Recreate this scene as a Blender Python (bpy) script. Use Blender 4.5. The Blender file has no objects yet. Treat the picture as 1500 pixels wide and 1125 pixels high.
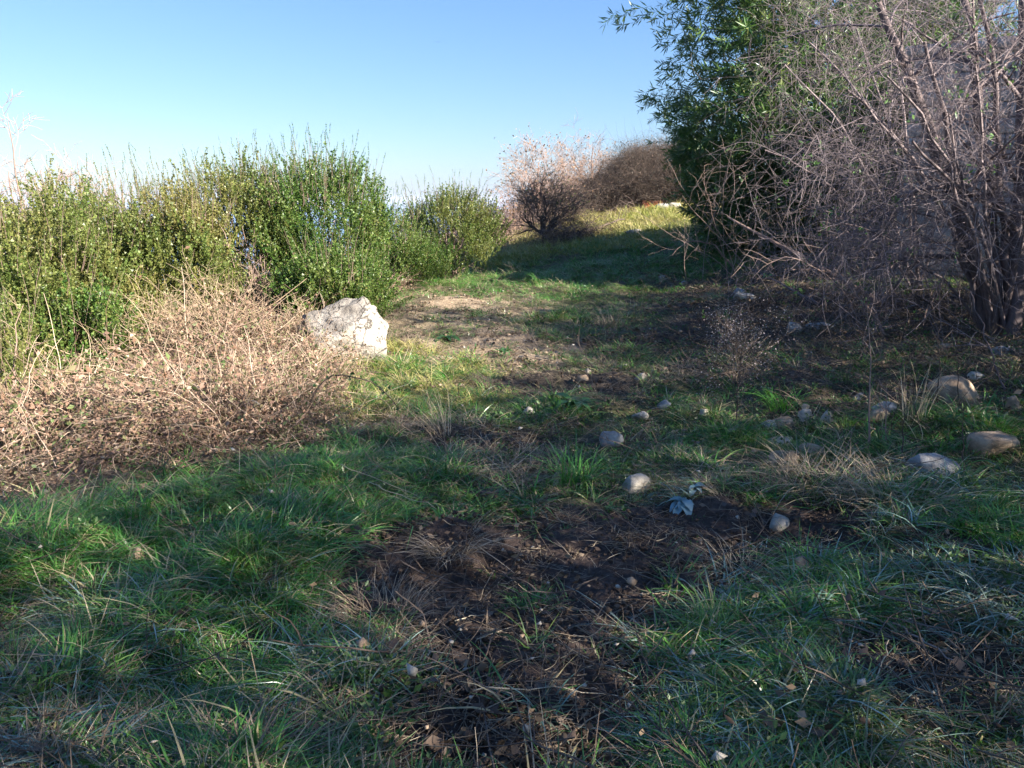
import bpy, math, random
import numpy as np
from mathutils import Vector

random.seed(11)
RNG = np.random.default_rng(11)
SC = bpy.context.scene
COL = SC.collection
R = math.radians

# ------------------------------------------------------------------ camera, sky, sun, exposure
EYE, PITCH, FOC = 1.6, 13.5, 1133.0
cam = bpy.data.cameras.new('camera')
cam.sensor_width = 36.0
cam.lens = 36.0 * FOC / 1500.0
cam.clip_start, cam.clip_end = 0.05, 90000
cam_o = bpy.data.objects.new('camera', cam)
COL.objects.link(cam_o)
cam_o.location = (0, 0, EYE)
cam_o.rotation_euler = (R(90 - PITCH), 0, 0)
SC.camera = cam_o

SUN_DIR = Vector((0.86, -0.50, 0.0)).normalized()
SUN_EL = 27.0
world = bpy.data.worlds.new('World')
SC.world = world
world.use_nodes = True
wn = world.node_tree.nodes
wl = world.node_tree.links
wn.clear()
sky = wn.new('ShaderNodeTexSky')
sky.sky_type = 'NISHITA'
sky.sun_disc = False
sky.sun_elevation = R(SUN_EL)
sky.sun_rotation = math.atan2(SUN_DIR.x, SUN_DIR.y)
sky.altitude = 300
sky.air_density, sky.dust_density, sky.ozone_density = 1.0, 0.6, 2.0
bg = wn.new('ShaderNodeBackground')
bg.inputs['Strength'].default_value = 0.15
wo = wn.new('ShaderNodeOutputWorld')
SKYK = 0.94
sep = wn.new('ShaderNodeSeparateColor')
comb = wn.new('ShaderNodeCombineColor')
wl.new(sky.outputs[0], sep.inputs[0])
for ch, (base, gain) in enumerate(((.02, .44), (.10, .46), (.38, .40))):    # hazy bright winter sky: the horizon glow of the clear model, softer towards the zenith
    m1 = wn.new('ShaderNodeMath'); m1.operation = 'MULTIPLY'; m1.inputs[1].default_value = .219
    m2 = wn.new('ShaderNodeMath'); m2.operation = 'POWER'; m2.inputs[1].default_value = 1.0
    m3 = wn.new('ShaderNodeMath'); m3.operation = 'MULTIPLY_ADD'; m3.inputs[1].default_value = gain * SKYK; m3.inputs[2].default_value = base * SKYK
    wl.new(sep.outputs[ch], m1.inputs[0]); wl.new(m1.outputs[0], m2.inputs[0]); wl.new(m2.outputs[0], m3.inputs[0])
    wl.new(m3.outputs[0], comb.inputs[ch])
wl.new(comb.outputs[0], bg.inputs[0])
wl.new(bg.outputs[0], wo.inputs[0])

sun = bpy.data.lights.new('sun', 'SUN')
sun.energy, sun.angle, sun.color = 2.5, R(0.53), (1.0, 0.93, 0.82)
sun_o = bpy.data.objects.new('sun', sun)
COL.objects.link(sun_o)
sv = Vector((SUN_DIR.x * math.cos(R(SUN_EL)), SUN_DIR.y * math.cos(R(SUN_EL)), math.sin(R(SUN_EL))))
sun_o.rotation_euler = sv.to_track_quat('Z', 'Y').to_euler()
sun_o.location = (0, 0, 30)

SC.view_settings.view_transform = 'Standard'
SC.view_settings.look = 'None'
SC.view_settings.exposure = 3.2
SC.view_settings.gamma = 1.0
SC.view_settings.use_curve_mapping = False
SC.render.engine = 'CYCLES'
SC.cycles.max_bounces = 6
SC.cycles.diffuse_bounces = 3
SC.cycles.glossy_bounces = 2
SC.cycles.transmission_bounces = 3
SC.cycles.transparent_max_bounces = 8
SC.cycles.sample_clamp_indirect = 4
SC.cycles.use_denoising = True

# ------------------------------------------------------------------ noise and terrain
def _hash(ix, iy, seed):
    h = (ix.astype(np.int64) * 374761393 + iy.astype(np.int64) * 668265263 + seed * 974711) & 0xffffffff
    h = ((h ^ (h >> 13)) * 1274126177) & 0xffffffff
    return ((h ^ (h >> 16)) & 0xffff) / 65535.0

def vnoise(x, y, seed=0):
    ix, iy = np.floor(x), np.floor(y)
    fx, fy = x - ix, y - iy
    fx, fy = fx * fx * (3 - 2 * fx), fy * fy * (3 - 2 * fy)
    a, b = _hash(ix, iy, seed), _hash(ix + 1, iy, seed)
    c, d = _hash(ix, iy + 1, seed), _hash(ix + 1, iy + 1, seed)
    return (a * (1 - fx) + b * fx) * (1 - fy) + (c * (1 - fx) + d * fx) * fy

def fbm(x, y, octaves=4, seed=0):
    s, a, t = 0, 1.0, 0
    for k in range(octaves):
        s = s + a * vnoise(x, y, seed + 17 * k)
        t += a
        a *= 0.5
        x, y = x * 2.03 + 3.1, y * 2.03 + 7.7
    return s / t

def sm(a, b, x):
    t = np.clip((x - a) / (b - a), 0, 1)
    return t * t * (3 - 2 * t)

EDGE_Y = [2.8, 3.5, 5.0, 6.5, 8.0, 15.0, 17.5, 30, 60]
EDGE_X = [-6.0, -2.7, -1.45, -1.75, -2.25, -2.3, -1.9, 2.2, 9.0]

def edge(y):                                   # where the path ends and the bank on the left begins
    return np.interp(y, EDGE_Y, EDGE_X)

MOUNDS = []                                    # (x, y, rx, ry, height) small mounds and hollows, filled below

def base_h(x, y):
    x = np.asarray(x, float)
    y = np.asarray(y, float)
    h = 0.5 * sm(0.8, 6.5, x) * sm(1.0, 5, y)
    rise = 0.075 * np.clip(y - 12, 0, 6) + 0.047 * np.clip(y - 18, 0, 22)
    h = h + rise * sm(-1.6, 2.0, x)
    xh = np.interp(y, [0, 17, 19, 35, 60], [-2.3, -2.2, -1.2, 3.4, 7])
    d = np.clip(xh - x, 0, None)
    h = h - 0.36 * d * d / (d + 1.4)
    far = np.clip(y - 42, 0, None)
    h = h - 0.34 * far * far / (far + 10)
    farr = np.clip(x - 40, 0, None)
    h = h - 0.05 * farr
    h = np.maximum(h, -75 + 0 * h)
    return h

def ground_h(x, y):
    x = np.asarray(x, float)
    y = np.asarray(y, float)
    h = base_h(x, y)
    near = np.clip(1.2 - np.hypot(x, y) / 60, 0, 1)
    h = h + near * (0.18 * (fbm(x * 0.7, y * 0.7, 3, 5) - 0.5) + 0.17 * (fbm(x * 2.6, y * 2.6, 3, 9) - 0.5))
    for (mx, my, rx, ry, mh) in MOUNDS:
        h = h + mh * np.exp(-(((x - mx) / rx) ** 2 + ((y - my) / ry) ** 2))
    return h

def spot(px, py):
    """Survey helper: where the sight line of photo point (px, py) meets the ground."""
    a = R(PITCH)
    dx, dy = px - 750.0, py - 562.5
    fw = FOC * math.cos(a) - dy * math.sin(a)
    dn = dy * math.cos(a) + FOC * math.sin(a)
    L = math.sqrt(fw * fw + dx * dx + dn * dn)
    t = np.arange(0.6, 90, 0.02)
    X, Y, Z = dx / L * t, fw / L * t, EYE - dn / L * t
    G = ground_h(X, Y)
    hit = np.nonzero(Z < G)[0]
    i = hit[0] if len(hit) else len(t) - 1
    return float(X[i]), float(Y[i])

def spotz(px, py):
    x, y = spot(px, py)
    return Vector((x, y, float(ground_h(x, y))))

def at(px, py, Y):
    """Point on the sight line of photo point (px, py) at distance Y ahead."""
    a = R(PITCH)
    dx, dy = px - 750.0, py - 562.5
    fw = FOC * math.cos(a) - dy * math.sin(a)
    dn = dy * math.cos(a) + FOC * math.sin(a)
    return Vector((dx / fw * Y, Y, EYE - dn / fw * Y))

_m = []
for (px, py, rx, ry, mh) in [
        (450, 770, .55, .5, .13), (655, 795, .16, .12, .12), (560, 880, .18, .2, .07), (1180, 730, .55, .22, .10),
        (330, 850, .35, .25, .08), (760, 880, .55, .3, -.05), (1120, 780, .35, .18, -.06), (960, 500, .4, .25, .08),
        (1300, 560, 1.2, .8, .10), (1350, 900, .3, .3, -.06), (150, 800, .5, .35, .10), (1190, 870, .3, .2, .06),
        (700, 450, .9, .7, .05), (880, 560, .5, .3, .06), (660, 640, .6, .4, .05)]:
    x, y = spot(px, py)
    _m.append((x, y, rx, ry, mh))
MOUNDS.extend(_m)

def blobs(x, y, L, wob=0.35, seed=31):
    """Strength 0..1 of ragged patches; L holds (x, y, rx, ry, strength)."""
    n = fbm(x * 2.2, y * 2.2, 3, seed) - 0.5
    n2 = fbm(x * 7, y * 7, 2, seed + 3) - 0.5
    out = np.zeros_like(np.asarray(x, float))
    for (cx, cy, rx, ry, s) in L:
        d = np.sqrt(((x - cx) / rx) ** 2 + ((y - cy) / ry) ** 2) + wob * 2.2 * n + 0.5 * n2
        out = np.maximum(out, s * sm(1.25, 0.75, d))
    return out

def patches(rows):
    return [(*spot(px, py), rx, ry, s) for (px, py, rx, ry, s) in rows]

SOIL = patches([(770, 850, .92, .66, 1), (640, 870, .40, .40, 1), (940, 850, .65, .48, 1), (1080, 800, .75, .42, 1), (770, 970, .46, .52, 1), (740, 1090, .38, .30, 1),
                (1150, 775, .62, .22, 1), (560, 900, .2, .2, .8), (1350, 960, .40, .30, 1), (1180, 700, .5, .2, .7), (1390, 800, .25, .2, .8),
                (720, 650, .45, .30, .85), (760, 560, .45, .5, .8), (880, 555, .5, .35, .8), (870, 650, .5, .22, .5), (1000, 590, .5, .3, .35),
                (380, 950, .22, .10, .8), (400, 1070, .22, .14, .7), (1080, 985, .14, .12, .5), (950, 500, .6, .4, .6),
                (60, 1010, .2, .2, .4), (1210, 1000, .25, .2, .3), (500, 1040, .16, .1, .6)])
DRYEARTH = patches([(700, 500, .9, 1.1, 1), (760, 515, .7, .8, 1), (690, 455, 1.1, 1.3, .9), (600, 470, .8, 1.0, .6), (700, 425, 1.0, 1.0, .35)])
LITTER = patches([(1250, 470, 2.6, 1.6, 1), (1100, 430, 1.6, 1.8, .9), (1400, 520, 2.0, 1.0, .95), (1420, 560, 1.4, .6, .8), (1150, 520, .9, .6, .5), (980, 420, 1.2, 1.6, .45)])
LUSH = patches([(640, 570, .55, .8, 1), (560, 560, .6, .7, 1), (500, 700, .8, .8, 1), (430, 830, .45, .45, 1), (120, 800, .8, .4, 1), (560, 790, .4, .4, .9),
                (1040, 660, .5, .28, .9), (1450, 760, .4, .3, 1), (880, 385, 4.0, 3.5, .8), (760, 620, .2, .2, .5), (250, 1000, .6, .35, .9), (1180, 890, .3, .25, .8),
                (1080, 960, .25, .3, .8), (480, 940, .25, .2, .9), (800, 600, .4, .25, .7), (1160, 560, .5, .5, .5), (1300, 640, 1.0, .35, .7)])

def masks(x, y):
    bank = sm(-0.15, 0.45, edge(y) - x + 0.5 * (fbm(x * 1.7, y * 1.7, 3, 77) - 0.5)) * sm(60, 40, y)
    soil = blobs(x, y, SOIL)
    dry = blobs(x, y, DRYEARTH, .45, 41) * (1 - bank)
    lit = blobs(x, y, LITTER, .45, 51)
    lush = blobs(x, y, LUSH, .4, 61)
    return bank, soil, dry, lit, lush

# ------------------------------------------------------------------ mesh helpers
class Geo:
    """Collects triangles and quads with one value 'var' per vertex."""
    def __init__(s):
        s.V, s.T, s.Q, s.A, s.n = [], [], [], [], 0
    def add(s, V, T=None, Q=None, var=0.5):
        V = np.asarray(V, float).reshape(-1, 3)
        s.V.append(V)
        if T is not None and len(T): s.T.append(np.asarray(T, int).reshape(-1, 3) + s.n)
        if Q is not None and len(Q): s.Q.append(np.asarray(Q, int).reshape(-1, 4) + s.n)
        s.A.append(np.broadcast_to(np.asarray(var, float), (len(V),)).copy())
        s.n += len(V)
    def arrays(s):
        V = np.concatenate(s.V) if s.V else np.zeros((0, 3))
        A = np.concatenate(s.A) if s.A else np.zeros(0)
        T = np.concatenate(s.T) if s.T else np.zeros((0, 3), int)
        Q = np.concatenate(s.Q) if s.Q else np.zeros((0, 4), int)
        return V, T, Q, A
    def mesh(s, name, mat, smooth=False, tint=None):
        V, T, Q, A = s.arrays()
        return mesh_of(name, V, T, Q, A, mat, smooth, tint)

def mesh_of(name, V, T, Q, A, mat, smooth=False, tint=None, extra=None):
    me = bpy.data.meshes.new(name)
    me.vertices.add(len(V))
    me.vertices.foreach_set('co', V.astype(np.float32).ravel())
    nl = len(T) * 3 + len(Q) * 4
    me.loops.add(nl)
    me.loops.foreach_set('vertex_index', np.concatenate([T.ravel(), Q.ravel()]).astype(np.int32))
    me.polygons.add(len(T) + len(Q))
    st = np.concatenate([np.arange(len(T)) * 3, len(T) * 3 + np.arange(len(Q)) * 4]).astype(np.int32)
    me.polygons.foreach_set('loop_start', st)
    if smooth:
        me.polygons.foreach_set('use_smooth', np.ones(len(T) + len(Q), bool))
    def attr(n, v):
        a = me.attributes.new(n, 'FLOAT', 'POINT')
        a.data.foreach_set('value', np.asarray(v, np.float32))
    attr('var', A)
    if tint is not None: attr('tint', tint)
    for k, v in (extra or {}).items(): attr(k, v)
    me.update(calc_edges=True)
    if mat: me.materials.append(mat)
    return me

def put(name, me, parent=None, loc=None, **props):
    o = bpy.data.objects.new(name, me)
    COL.objects.link(o)
    if parent: o.parent = parent
    if loc is not None: o.location = loc
    for k, v in props.items(): o[k] = v
    return o

def thing(name, label, cat, loc, rz=0.0, group=None):
    o = bpy.data.objects.new(name, None)
    COL.objects.link(o)
    o.empty_display_size = 0.1
    o.location = loc
    o.rotation_euler = (0, 0, rz)
    o['label'], o['category'] = label, cat
    if group: o['group'] = group
    return o

def tube(geo, pts, r0, r1, sides=3, var=0.5):
    P = np.asarray(pts, float)
    n = len(P)
    Tn = np.gradient(P, axis=0)
    Tn /= np.linalg.norm(Tn, axis=1)[:, None] + 1e-9
    ref = np.array([0.37, 0.82, 0.43]) if abs(Tn[0] @ np.array([0.37, 0.82, 0.43])) < 0.9 else np.array([1.0, 0, 0])
    A = np.cross(Tn, ref)
    A /= np.linalg.norm(A, axis=1)[:, None] + 1e-9
    B = np.cross(Tn, A)
    rad = np.linspace(r0, r1, n) if np.isscalar(r0) else np.asarray(r0)
    ang = np.arange(sides) * 2 * math.pi / sides
    ring = P[:, None] + rad[:, None, None] * (np.cos(ang)[None, :, None] * A[:, None] + np.sin(ang)[None, :, None] * B[:, None])
    i = np.arange(n - 1)[:, None] * sides
    j = np.arange(sides)[None]
    j2 = (j + 1) % sides
    Q = np.stack([i + j, i + j2, i + sides + j2, i + sides + j], -1).reshape(-1, 4)
    geo.add(ring.reshape(-1, 3), Q=Q, var=var)

def curve_pts(p0, d, length, n, wig=0.15, grav=0.0, rnd=random):
    """A wandering line from p0 along d; grav < 0 droops, > 0 turns up."""
    p = Vector(p0)
    d = Vector(d).normalized()
    st = length / (n - 1)
    out = [tuple(p)]
    for _ in range(n - 1):
        d = (d + Vector((rnd.gauss(0, wig), rnd.gauss(0, wig), rnd.gauss(0, wig) + grav))).normalized()
        p = p + d * st
        out.append(tuple(p))
    return out

def bez(p0, p1, p2, n, wig=0.0):
    p0, p1, p2 = Vector(p0), Vector(p1), Vector(p2)
    o = []
    for k in range(n):
        t = k / (n - 1)
        p = p0 * (1 - t) ** 2 + p1 * 2 * t * (1 - t) + p2 * t * t
        if wig and 0 < k: p = p + Vector((random.gauss(0, wig), random.gauss(0, wig), random.gauss(0, wig)))
        o.append(tuple(p))
    return o

MINR = [.0020, .0012]
def branch(geo, pts, r0, r1, levels, spec, tips=None, var=0.5):
    """Tube along pts with recursively smaller side branches. spec[level] = (count, length, spread, wiggle, gravity)."""
    L = len(pts)
    tube(geo, pts, r0, r1, 6 if r0 > .03 else (4 if r0 > .012 else 3), var + random.uniform(-.15, .15) + (.28 if r0 < .009 else (-.22 if r0 > .03 else 0)))
    if not levels:
        if tips is not None: tips.append((pts[-1], Vector(pts[-1]) - Vector(pts[-2])))
        return
    cnt, ln, spread, wig, grav = spec[-levels]
    for k in range(cnt):
        t = random.uniform(0.22, 1.0)
        i = min(L - 2, int(t * (L - 1)))
        a, b = Vector(pts[i]), Vector(pts[i + 1])
        f = t * (L - 1) - i
        p = a.lerp(b, min(1, max(0, f)))
        d = (b - a).normalized()
        side = d.cross(Vector((random.gauss(0, 1), random.gauss(0, 1), random.gauss(0, 1)))).normalized()
        nd = d * (1 - spread) + side * spread
        rr = (r0 + (r1 - r0) * t) * random.uniform(.33, .5)
        l2 = ln * random.uniform(.55, 1.2)
        sub = curve_pts(p, nd, l2, max(4, int(5 + l2 * 3)), wig, grav)
        branch(geo, sub, max(rr, MINR[0]), max(rr * .3, MINR[1]), levels - 1, spec, tips, var)

def leaves(geo, P, D, size, width, rng=RNG, droop=0.0, var=None, fold=0.15):
    """Pointed leaves (two triangles each, slightly folded) at P along D."""
    P = np.asarray(P, float).reshape(-1, 3)
    D = np.asarray(D, float).reshape(-1, 3)
    n = len(P)
    D = D + np.array([0, 0, -droop])
    D /= np.linalg.norm(D, axis=1)[:, None] + 1e-9
    N = rng.normal(size=(n, 3))
    S = np.cross(D, N)
    S /= np.linalg.norm(S, axis=1)[:, None] + 1e-9
    U = np.cross(S, D)
    sz = (size * rng.uniform(.6, 1.3, n))[:, None]
    w = (sz[:, 0] * width)[:, None]
    m = P + D * sz * .45
    V = np.stack([P, m + S * w * .5 + U * w * fold, P + D * sz, m - S * w * .5 + U * w * fold], 1)
    b = np.arange(n) * 4
    T = np.stack([np.stack([b, b + 1, b + 2], -1), np.stack([b, b + 2, b + 3], -1)], 1)
    v = rng.uniform(0, 1, n) if var is None else np.broadcast_to(var, (n,))
    geo.add(V.reshape(-1, 3), T=T.reshape(-1, 3), var=np.repeat(v, 4))

def leaflets(geo, P, D, size, width, rng=RNG, var=None):
    """Tiny leaves, one triangle each."""
    P = np.asarray(P, float).reshape(-1, 3); D = np.asarray(D, float).reshape(-1, 3)
    n = len(P)
    D = D / (np.linalg.norm(D, axis=1)[:, None] + 1e-9)
    S = np.cross(D, rng.normal(size=(n, 3))); S /= np.linalg.norm(S, axis=1)[:, None] + 1e-9
    sz = (size * rng.uniform(.6, 1.3, n))[:, None]
    V = np.stack([P - S * sz * width * .3, P + D * sz, P + D * sz * .4 + S * sz * width], 1)
    T = np.arange(3 * n).reshape(-1, 3)
    geo.add(V.reshape(-1, 3), T=T, var=np.repeat(rng.uniform(0, 1, n) if var is None else np.broadcast_to(var, (n,)), 3))

def blades(geo, n, spread, h, hv, w, lean, curl, rng=RNG, segs=3, dirbias=None, lay=0.0, var=None):
    """Grass blades: tapering bent strips rooted in a disc."""
    r = spread * np.sqrt(rng.uniform(0, 1, n))
    a = rng.uniform(0, 2 * math.pi, n)
    root = np.stack([r * np.cos(a), r * np.sin(a), np.full(n, -0.015)], -1)
    az = a + rng.normal(0, 0.9, n)
    out = np.stack([np.cos(az), np.sin(az), 0 * az], -1)
    if dirbias is not None:
        out = out * 0.5 + np.asarray(dirbias)[None] * 1.0
        out[:, 2] = 0
        out /= np.linalg.norm(out, axis=1)[:, None]
    H = h * (1 + hv * rng.normal(0, 1, n)).clip(.35, 2)
    ln = np.abs(rng.normal(lean, lean * .5, n))
    cu = rng.uniform(.3, 1.0, n) * curl
    side = np.stack([-out[:, 1], out[:, 0], 0 * az], -1)
    tw = rng.normal(0, .5, n)
    side = side * np.cos(tw)[:, None] + np.array([0, 0, 1.0]) * np.sin(tw)[:, None] * .6
    ww = w * rng.uniform(.6, 1.3, n)
    rows = []
    for k in range(segs + 1):
        t = k / segs
        c = root + out * (H * (ln * t + cu * t * t))[:, None]
        c[:, 2] += H * ((1 - lay) * t - cu * .75 * t ** 2.6 * (1 - lay * .5))
        c[:, 2] = np.maximum(c[:, 2], -.01 + .004 * t)
        f = ww * (1 - t ** 1.6) * .5 + .0003
        if k < segs:
            rows += [c + side * f[:, None], c - side * f[:, None]]
        else:
            rows += [c]
    V = np.stack(rows, 1)
    m = V.shape[1]
    b = np.arange(n)[:, None] * m
    Q = np.concatenate([np.stack([b[:, 0] + 2 * k, b[:, 0] + 2 * k + 1, b[:, 0] + 2 * k + 3, b[:, 0] + 2 * k + 2], -1) for k in range(segs - 1)])
    k = segs - 1
    T = np.stack([b[:, 0] + 2 * k, b[:, 0] + 2 * k + 1, b[:, 0] + 2 * segs], -1)
    v = rng.uniform(0, 1, n) if var is None else np.broadcast_to(var, (n,))
    geo.add(V.reshape(-1, 3), T=T, Q=Q, var=np.repeat(v, m))

def dirs_to_mats(D, spin):
    D = D / (np.linalg.norm(D, axis=1)[:, None] + 1e-9)
    th = np.arccos(np.clip(D[:, 2], -1, 1))
    az = np.arctan2(D[:, 1], D[:, 0])
    c, s, ct, st, cs, ss = np.cos(az), np.sin(az), np.cos(th), np.sin(th), np.cos(spin), np.sin(spin)
    M = np.empty((len(D), 3, 3))
    M[:, 0, 0] = c * ct * cs - s * ss; M[:, 0, 1] = -c * ct * ss - s * cs; M[:, 0, 2] = c * st
    M[:, 1, 0] = s * ct * cs + c * ss; M[:, 1, 1] = -s * ct * ss + c * cs; M[:, 1, 2] = s * st
    M[:, 2, 0] = -st * cs; M[:, 2, 1] = st * ss; M[:, 2, 2] = ct
    return M

def mats_to_euler(M):
    return np.stack([np.arctan2(M[:, 2, 1], M[:, 2, 2]), -np.arcsin(np.clip(M[:, 2, 0], -1, 1)), np.arctan2(M[:, 1, 0], M[:, 0, 0])], -1)

def baked(name, geos, P, D, S, mat, tint=None, parent=None, **props):
    """Copies of small source shapes baked into one real mesh (crowns of shrubs and trees)."""
    P = np.asarray(P, float); D = np.asarray(D, float); S = np.asarray(S, float)
    n = len(P)
    M = dirs_to_mats(D, RNG.uniform(0, 6.28, n))
    pick = RNG.integers(0, len(geos), n)
    tint = np.zeros(n) if tint is None else np.asarray(tint)
    VV, TT, QQ, AA, TI, off = [], [], [], [], [], 0
    for g in range(len(geos)):
        V, T, Q, A = geos[g].arrays()
        I = np.nonzero(pick == g)[0]
        if not len(I): continue
        W = np.einsum('nij,vj->nvi', M[I], V) * S[I][:, None, None] + P[I][:, None]
        o = off + np.arange(len(I))[:, None, None] * len(V)
        VV.append(W.reshape(-1, 3)); TT.append((T[None] + o).reshape(-1, 3)); QQ.append((Q[None] + o).reshape(-1, 4))
        AA.append(np.tile(A, len(I))); TI.append(np.repeat(tint[I], len(V)))
        off += len(V) * len(I)
    me = mesh_of(name, np.concatenate(VV), np.concatenate(TT), np.concatenate(QQ), np.concatenate(AA), mat, False, np.concatenate(TI))
    return put(name, me, parent, **props)

def scatter(name, sources, P, E, S, pick, tint, label=None, parent=None, cat=None):
    """Uncountable ground cover: geometry nodes place copies of the source tufts on the given points."""
    n = len(P)
    me = bpy.data.meshes.new(name)
    me.vertices.add(n)
    me.vertices.foreach_set('co', P.astype(np.float32).ravel())
    for k, t, v in (('turn', 'FLOAT_VECTOR', E), ('size', 'FLOAT', S), ('pick', 'INT', pick), ('tint', 'FLOAT', tint)):
        a = me.attributes.new(k, t, 'POINT')
        if t == 'FLOAT_VECTOR': a.data.foreach_set('vector', E.astype(np.float32).ravel())
        elif t == 'INT': a.data.foreach_set('value', pick.astype(np.int32))
        else: a.data.foreach_set('value', v.astype(np.float32))
    src = bpy.data.collections.new(name + '_tufts')
    for k, m in enumerate(sources):
        src.objects.link(bpy.data.objects.new('%s_tuft.%03d' % (name, k), m))
    ng = bpy.data.node_groups.new(name, 'GeometryNodeTree')
    ng.interface.new_socket('Geometry', in_out='INPUT', socket_type='NodeSocketGeometry')
    ng.interface.new_socket('Geometry', in_out='OUTPUT', socket_type='NodeSocketGeometry')
    N, Lk = ng.nodes, ng.links
    gi, go = N.new('NodeGroupInput'), N.new('NodeGroupOutput')
    ip = N.new('GeometryNodeInstanceOnPoints')
    ci = N.new('GeometryNodeCollectionInfo')
    ci.inputs['Collection'].default_value = src
    ci.inputs['Separate Children'].default_value = True
    ci.inputs['Reset Children'].default_value = True
    def named(nm, ty):
        a = N.new('GeometryNodeInputNamedAttribute')
        a.data_type = ty
        a.inputs['Name'].default_value = nm
        return [o for o in a.outputs if o.enabled and o.name == 'Attribute'][0]
    ip.inputs['Pick Instance'].default_value = True
    Lk.new(gi.outputs[0], ip.inputs['Points'])
    Lk.new(ci.outputs[0], ip.inputs['Instance'])
    Lk.new(named('pick', 'INT'), ip.inputs['Instance Index'])
    e2r = N.new('FunctionNodeEulerToRotation')
    Lk.new(named('turn', 'FLOAT_VECTOR'), e2r.inputs[0])
    Lk.new(e2r.outputs[0], ip.inputs['Rotation'])
    Lk.new(named('size', 'FLOAT'), ip.inputs['Scale'])
    Lk.new(ip.outputs[0], go.inputs[0])
    o = put(name, me, parent)
    if label: o['label'] = label
    if cat: o['category'] = cat
    o['kind'] = 'stuff'
    o.modifiers.new('scatter', 'NODES').node_group = ng
    return o

# ------------------------------------------------------------------ materials
def new_mat(name):
    m = bpy.data.materials.new(name)
    m.use_nodes = True
    m.node_tree.nodes.clear()
    return m, m.node_tree.nodes, m.node_tree.links

def mixc(N, L, f, a, b, blend='MIX'):
    m = N.new('ShaderNodeMix')
    m.data_type = 'RGBA'
    m.blend_type = blend
    for s, v in ((0, f), (6, a), (7, b)):
        if isinstance(v, (int, float)): m.inputs[s].default_value = v
        elif isinstance(v, tuple): m.inputs[s].default_value = (*v, 1) if len(v) == 3 else v
        else: L.new(v, m.inputs[s])
    return m.outputs[2]

def attrn(N, name, inst=False):
    a = N.new('ShaderNodeAttribute')
    a.attribute_type = 'INSTANCER' if inst else 'GEOMETRY'
    a.attribute_name = name
    return a.outputs['Fac']

def ramp(N, L, fac, stops):
    r = N.new('ShaderNodeValToRGB')
    e = r.color_ramp.elements
    while len(e) < len(stops): e.new(0.5)
    for k, (p, c) in enumerate(stops):
        e[k].position = p
        e[k].color = (*c, 1)
    L.new(fac, r.inputs[0])
    return r.outputs[0]

def noise(N, L, scale, detail=4, rough=.55, coord='Object'):
    tc = N.new('ShaderNodeTexCoord')
    n = N.new('ShaderNodeTexNoise')
    n.inputs['Scale'].default_value = scale
    n.inputs['Detail'].default_value = detail
    n.inputs['Roughness'].default_value = rough
    L.new(tc.outputs[coord], n.inputs['Vector'])
    return n.outputs[0]

def leaf_mat(name, stops, tinted, rough=.5, transl=.35, spec=.4):
    """Leaf colour from 'var' (piece by piece), moved towards 'tinted' by 'tint' (clump by clump)."""
    m, N, L = new_mat(name)
    c = ramp(N, L, attrn(N, 'var'), stops)
    ad = N.new('ShaderNodeMath'); ad.operation = 'ADD'
    L.new(attrn(N, 'tint'), ad.inputs[0]); L.new(attrn(N, 'tint', True), ad.inputs[1])
    c = mixc(N, L, ad.outputs[0], c, tinted)
    p = N.new('ShaderNodeBsdfPrincipled')
    L.new(c, p.inputs['Base Color'])
    p.inputs['Roughness'].default_value = rough
    p.inputs['Specular IOR Level'].default_value = spec
    t = N.new('ShaderNodeBsdfTranslucent')
    L.new(mixc(N, L, .5, c, (0.9, 1.0, 0.35), 'MULTIPLY'), t.inputs[0])
    mx = N.new('ShaderNodeMixShader')
    mx.inputs[0].default_value = transl
    L.new(p.outputs[0], mx.inputs[1]); L.new(t.outputs[0], mx.inputs[2])
    o = N.new('ShaderNodeOutputMaterial')
    L.new(mx.outputs[0], o.inputs[0])
    return m

def solid_mat(name, stops, scale=12, rough=.8, bump=.3, use_var=.35, detail=6, spec=.3, dist=.02):
    m, N, L = new_mat(name)
    n = noise(N, L, scale, detail, .65)
    md = N.new('ShaderNodeMapRange')
    md.inputs[1].default_value, md.inputs[2].default_value = .3, .7
    L.new(n, md.inputs[0])
    mm = N.new('ShaderNodeMix')
    mm.inputs[0].default_value = use_var
    L.new(md.outputs[0], mm.inputs[2]); L.new(attrn(N, 'var'), mm.inputs[3])
    c = ramp(N, L, mm.outputs[0], stops)
    p = N.new('ShaderNodeBsdfPrincipled')
    L.new(c, p.inputs['Base Color'])
    p.inputs['Roughness'].default_value = rough
    p.inputs['Specular IOR Level'].default_value = spec
    if bump:
        b = N.new('ShaderNodeBump')
        b.inputs['Strength'].default_value = bump
        b.inputs['Distance'].default_value = dist
        L.new(noise(N, L, scale * 3, 8, .7), b.inputs['Height'])
        L.new(b.outputs[0], p.inputs['Normal'])
    o = N.new('ShaderNodeOutputMaterial')
    L.new(p.outputs[0], o.inputs[0])
    return m

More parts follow.
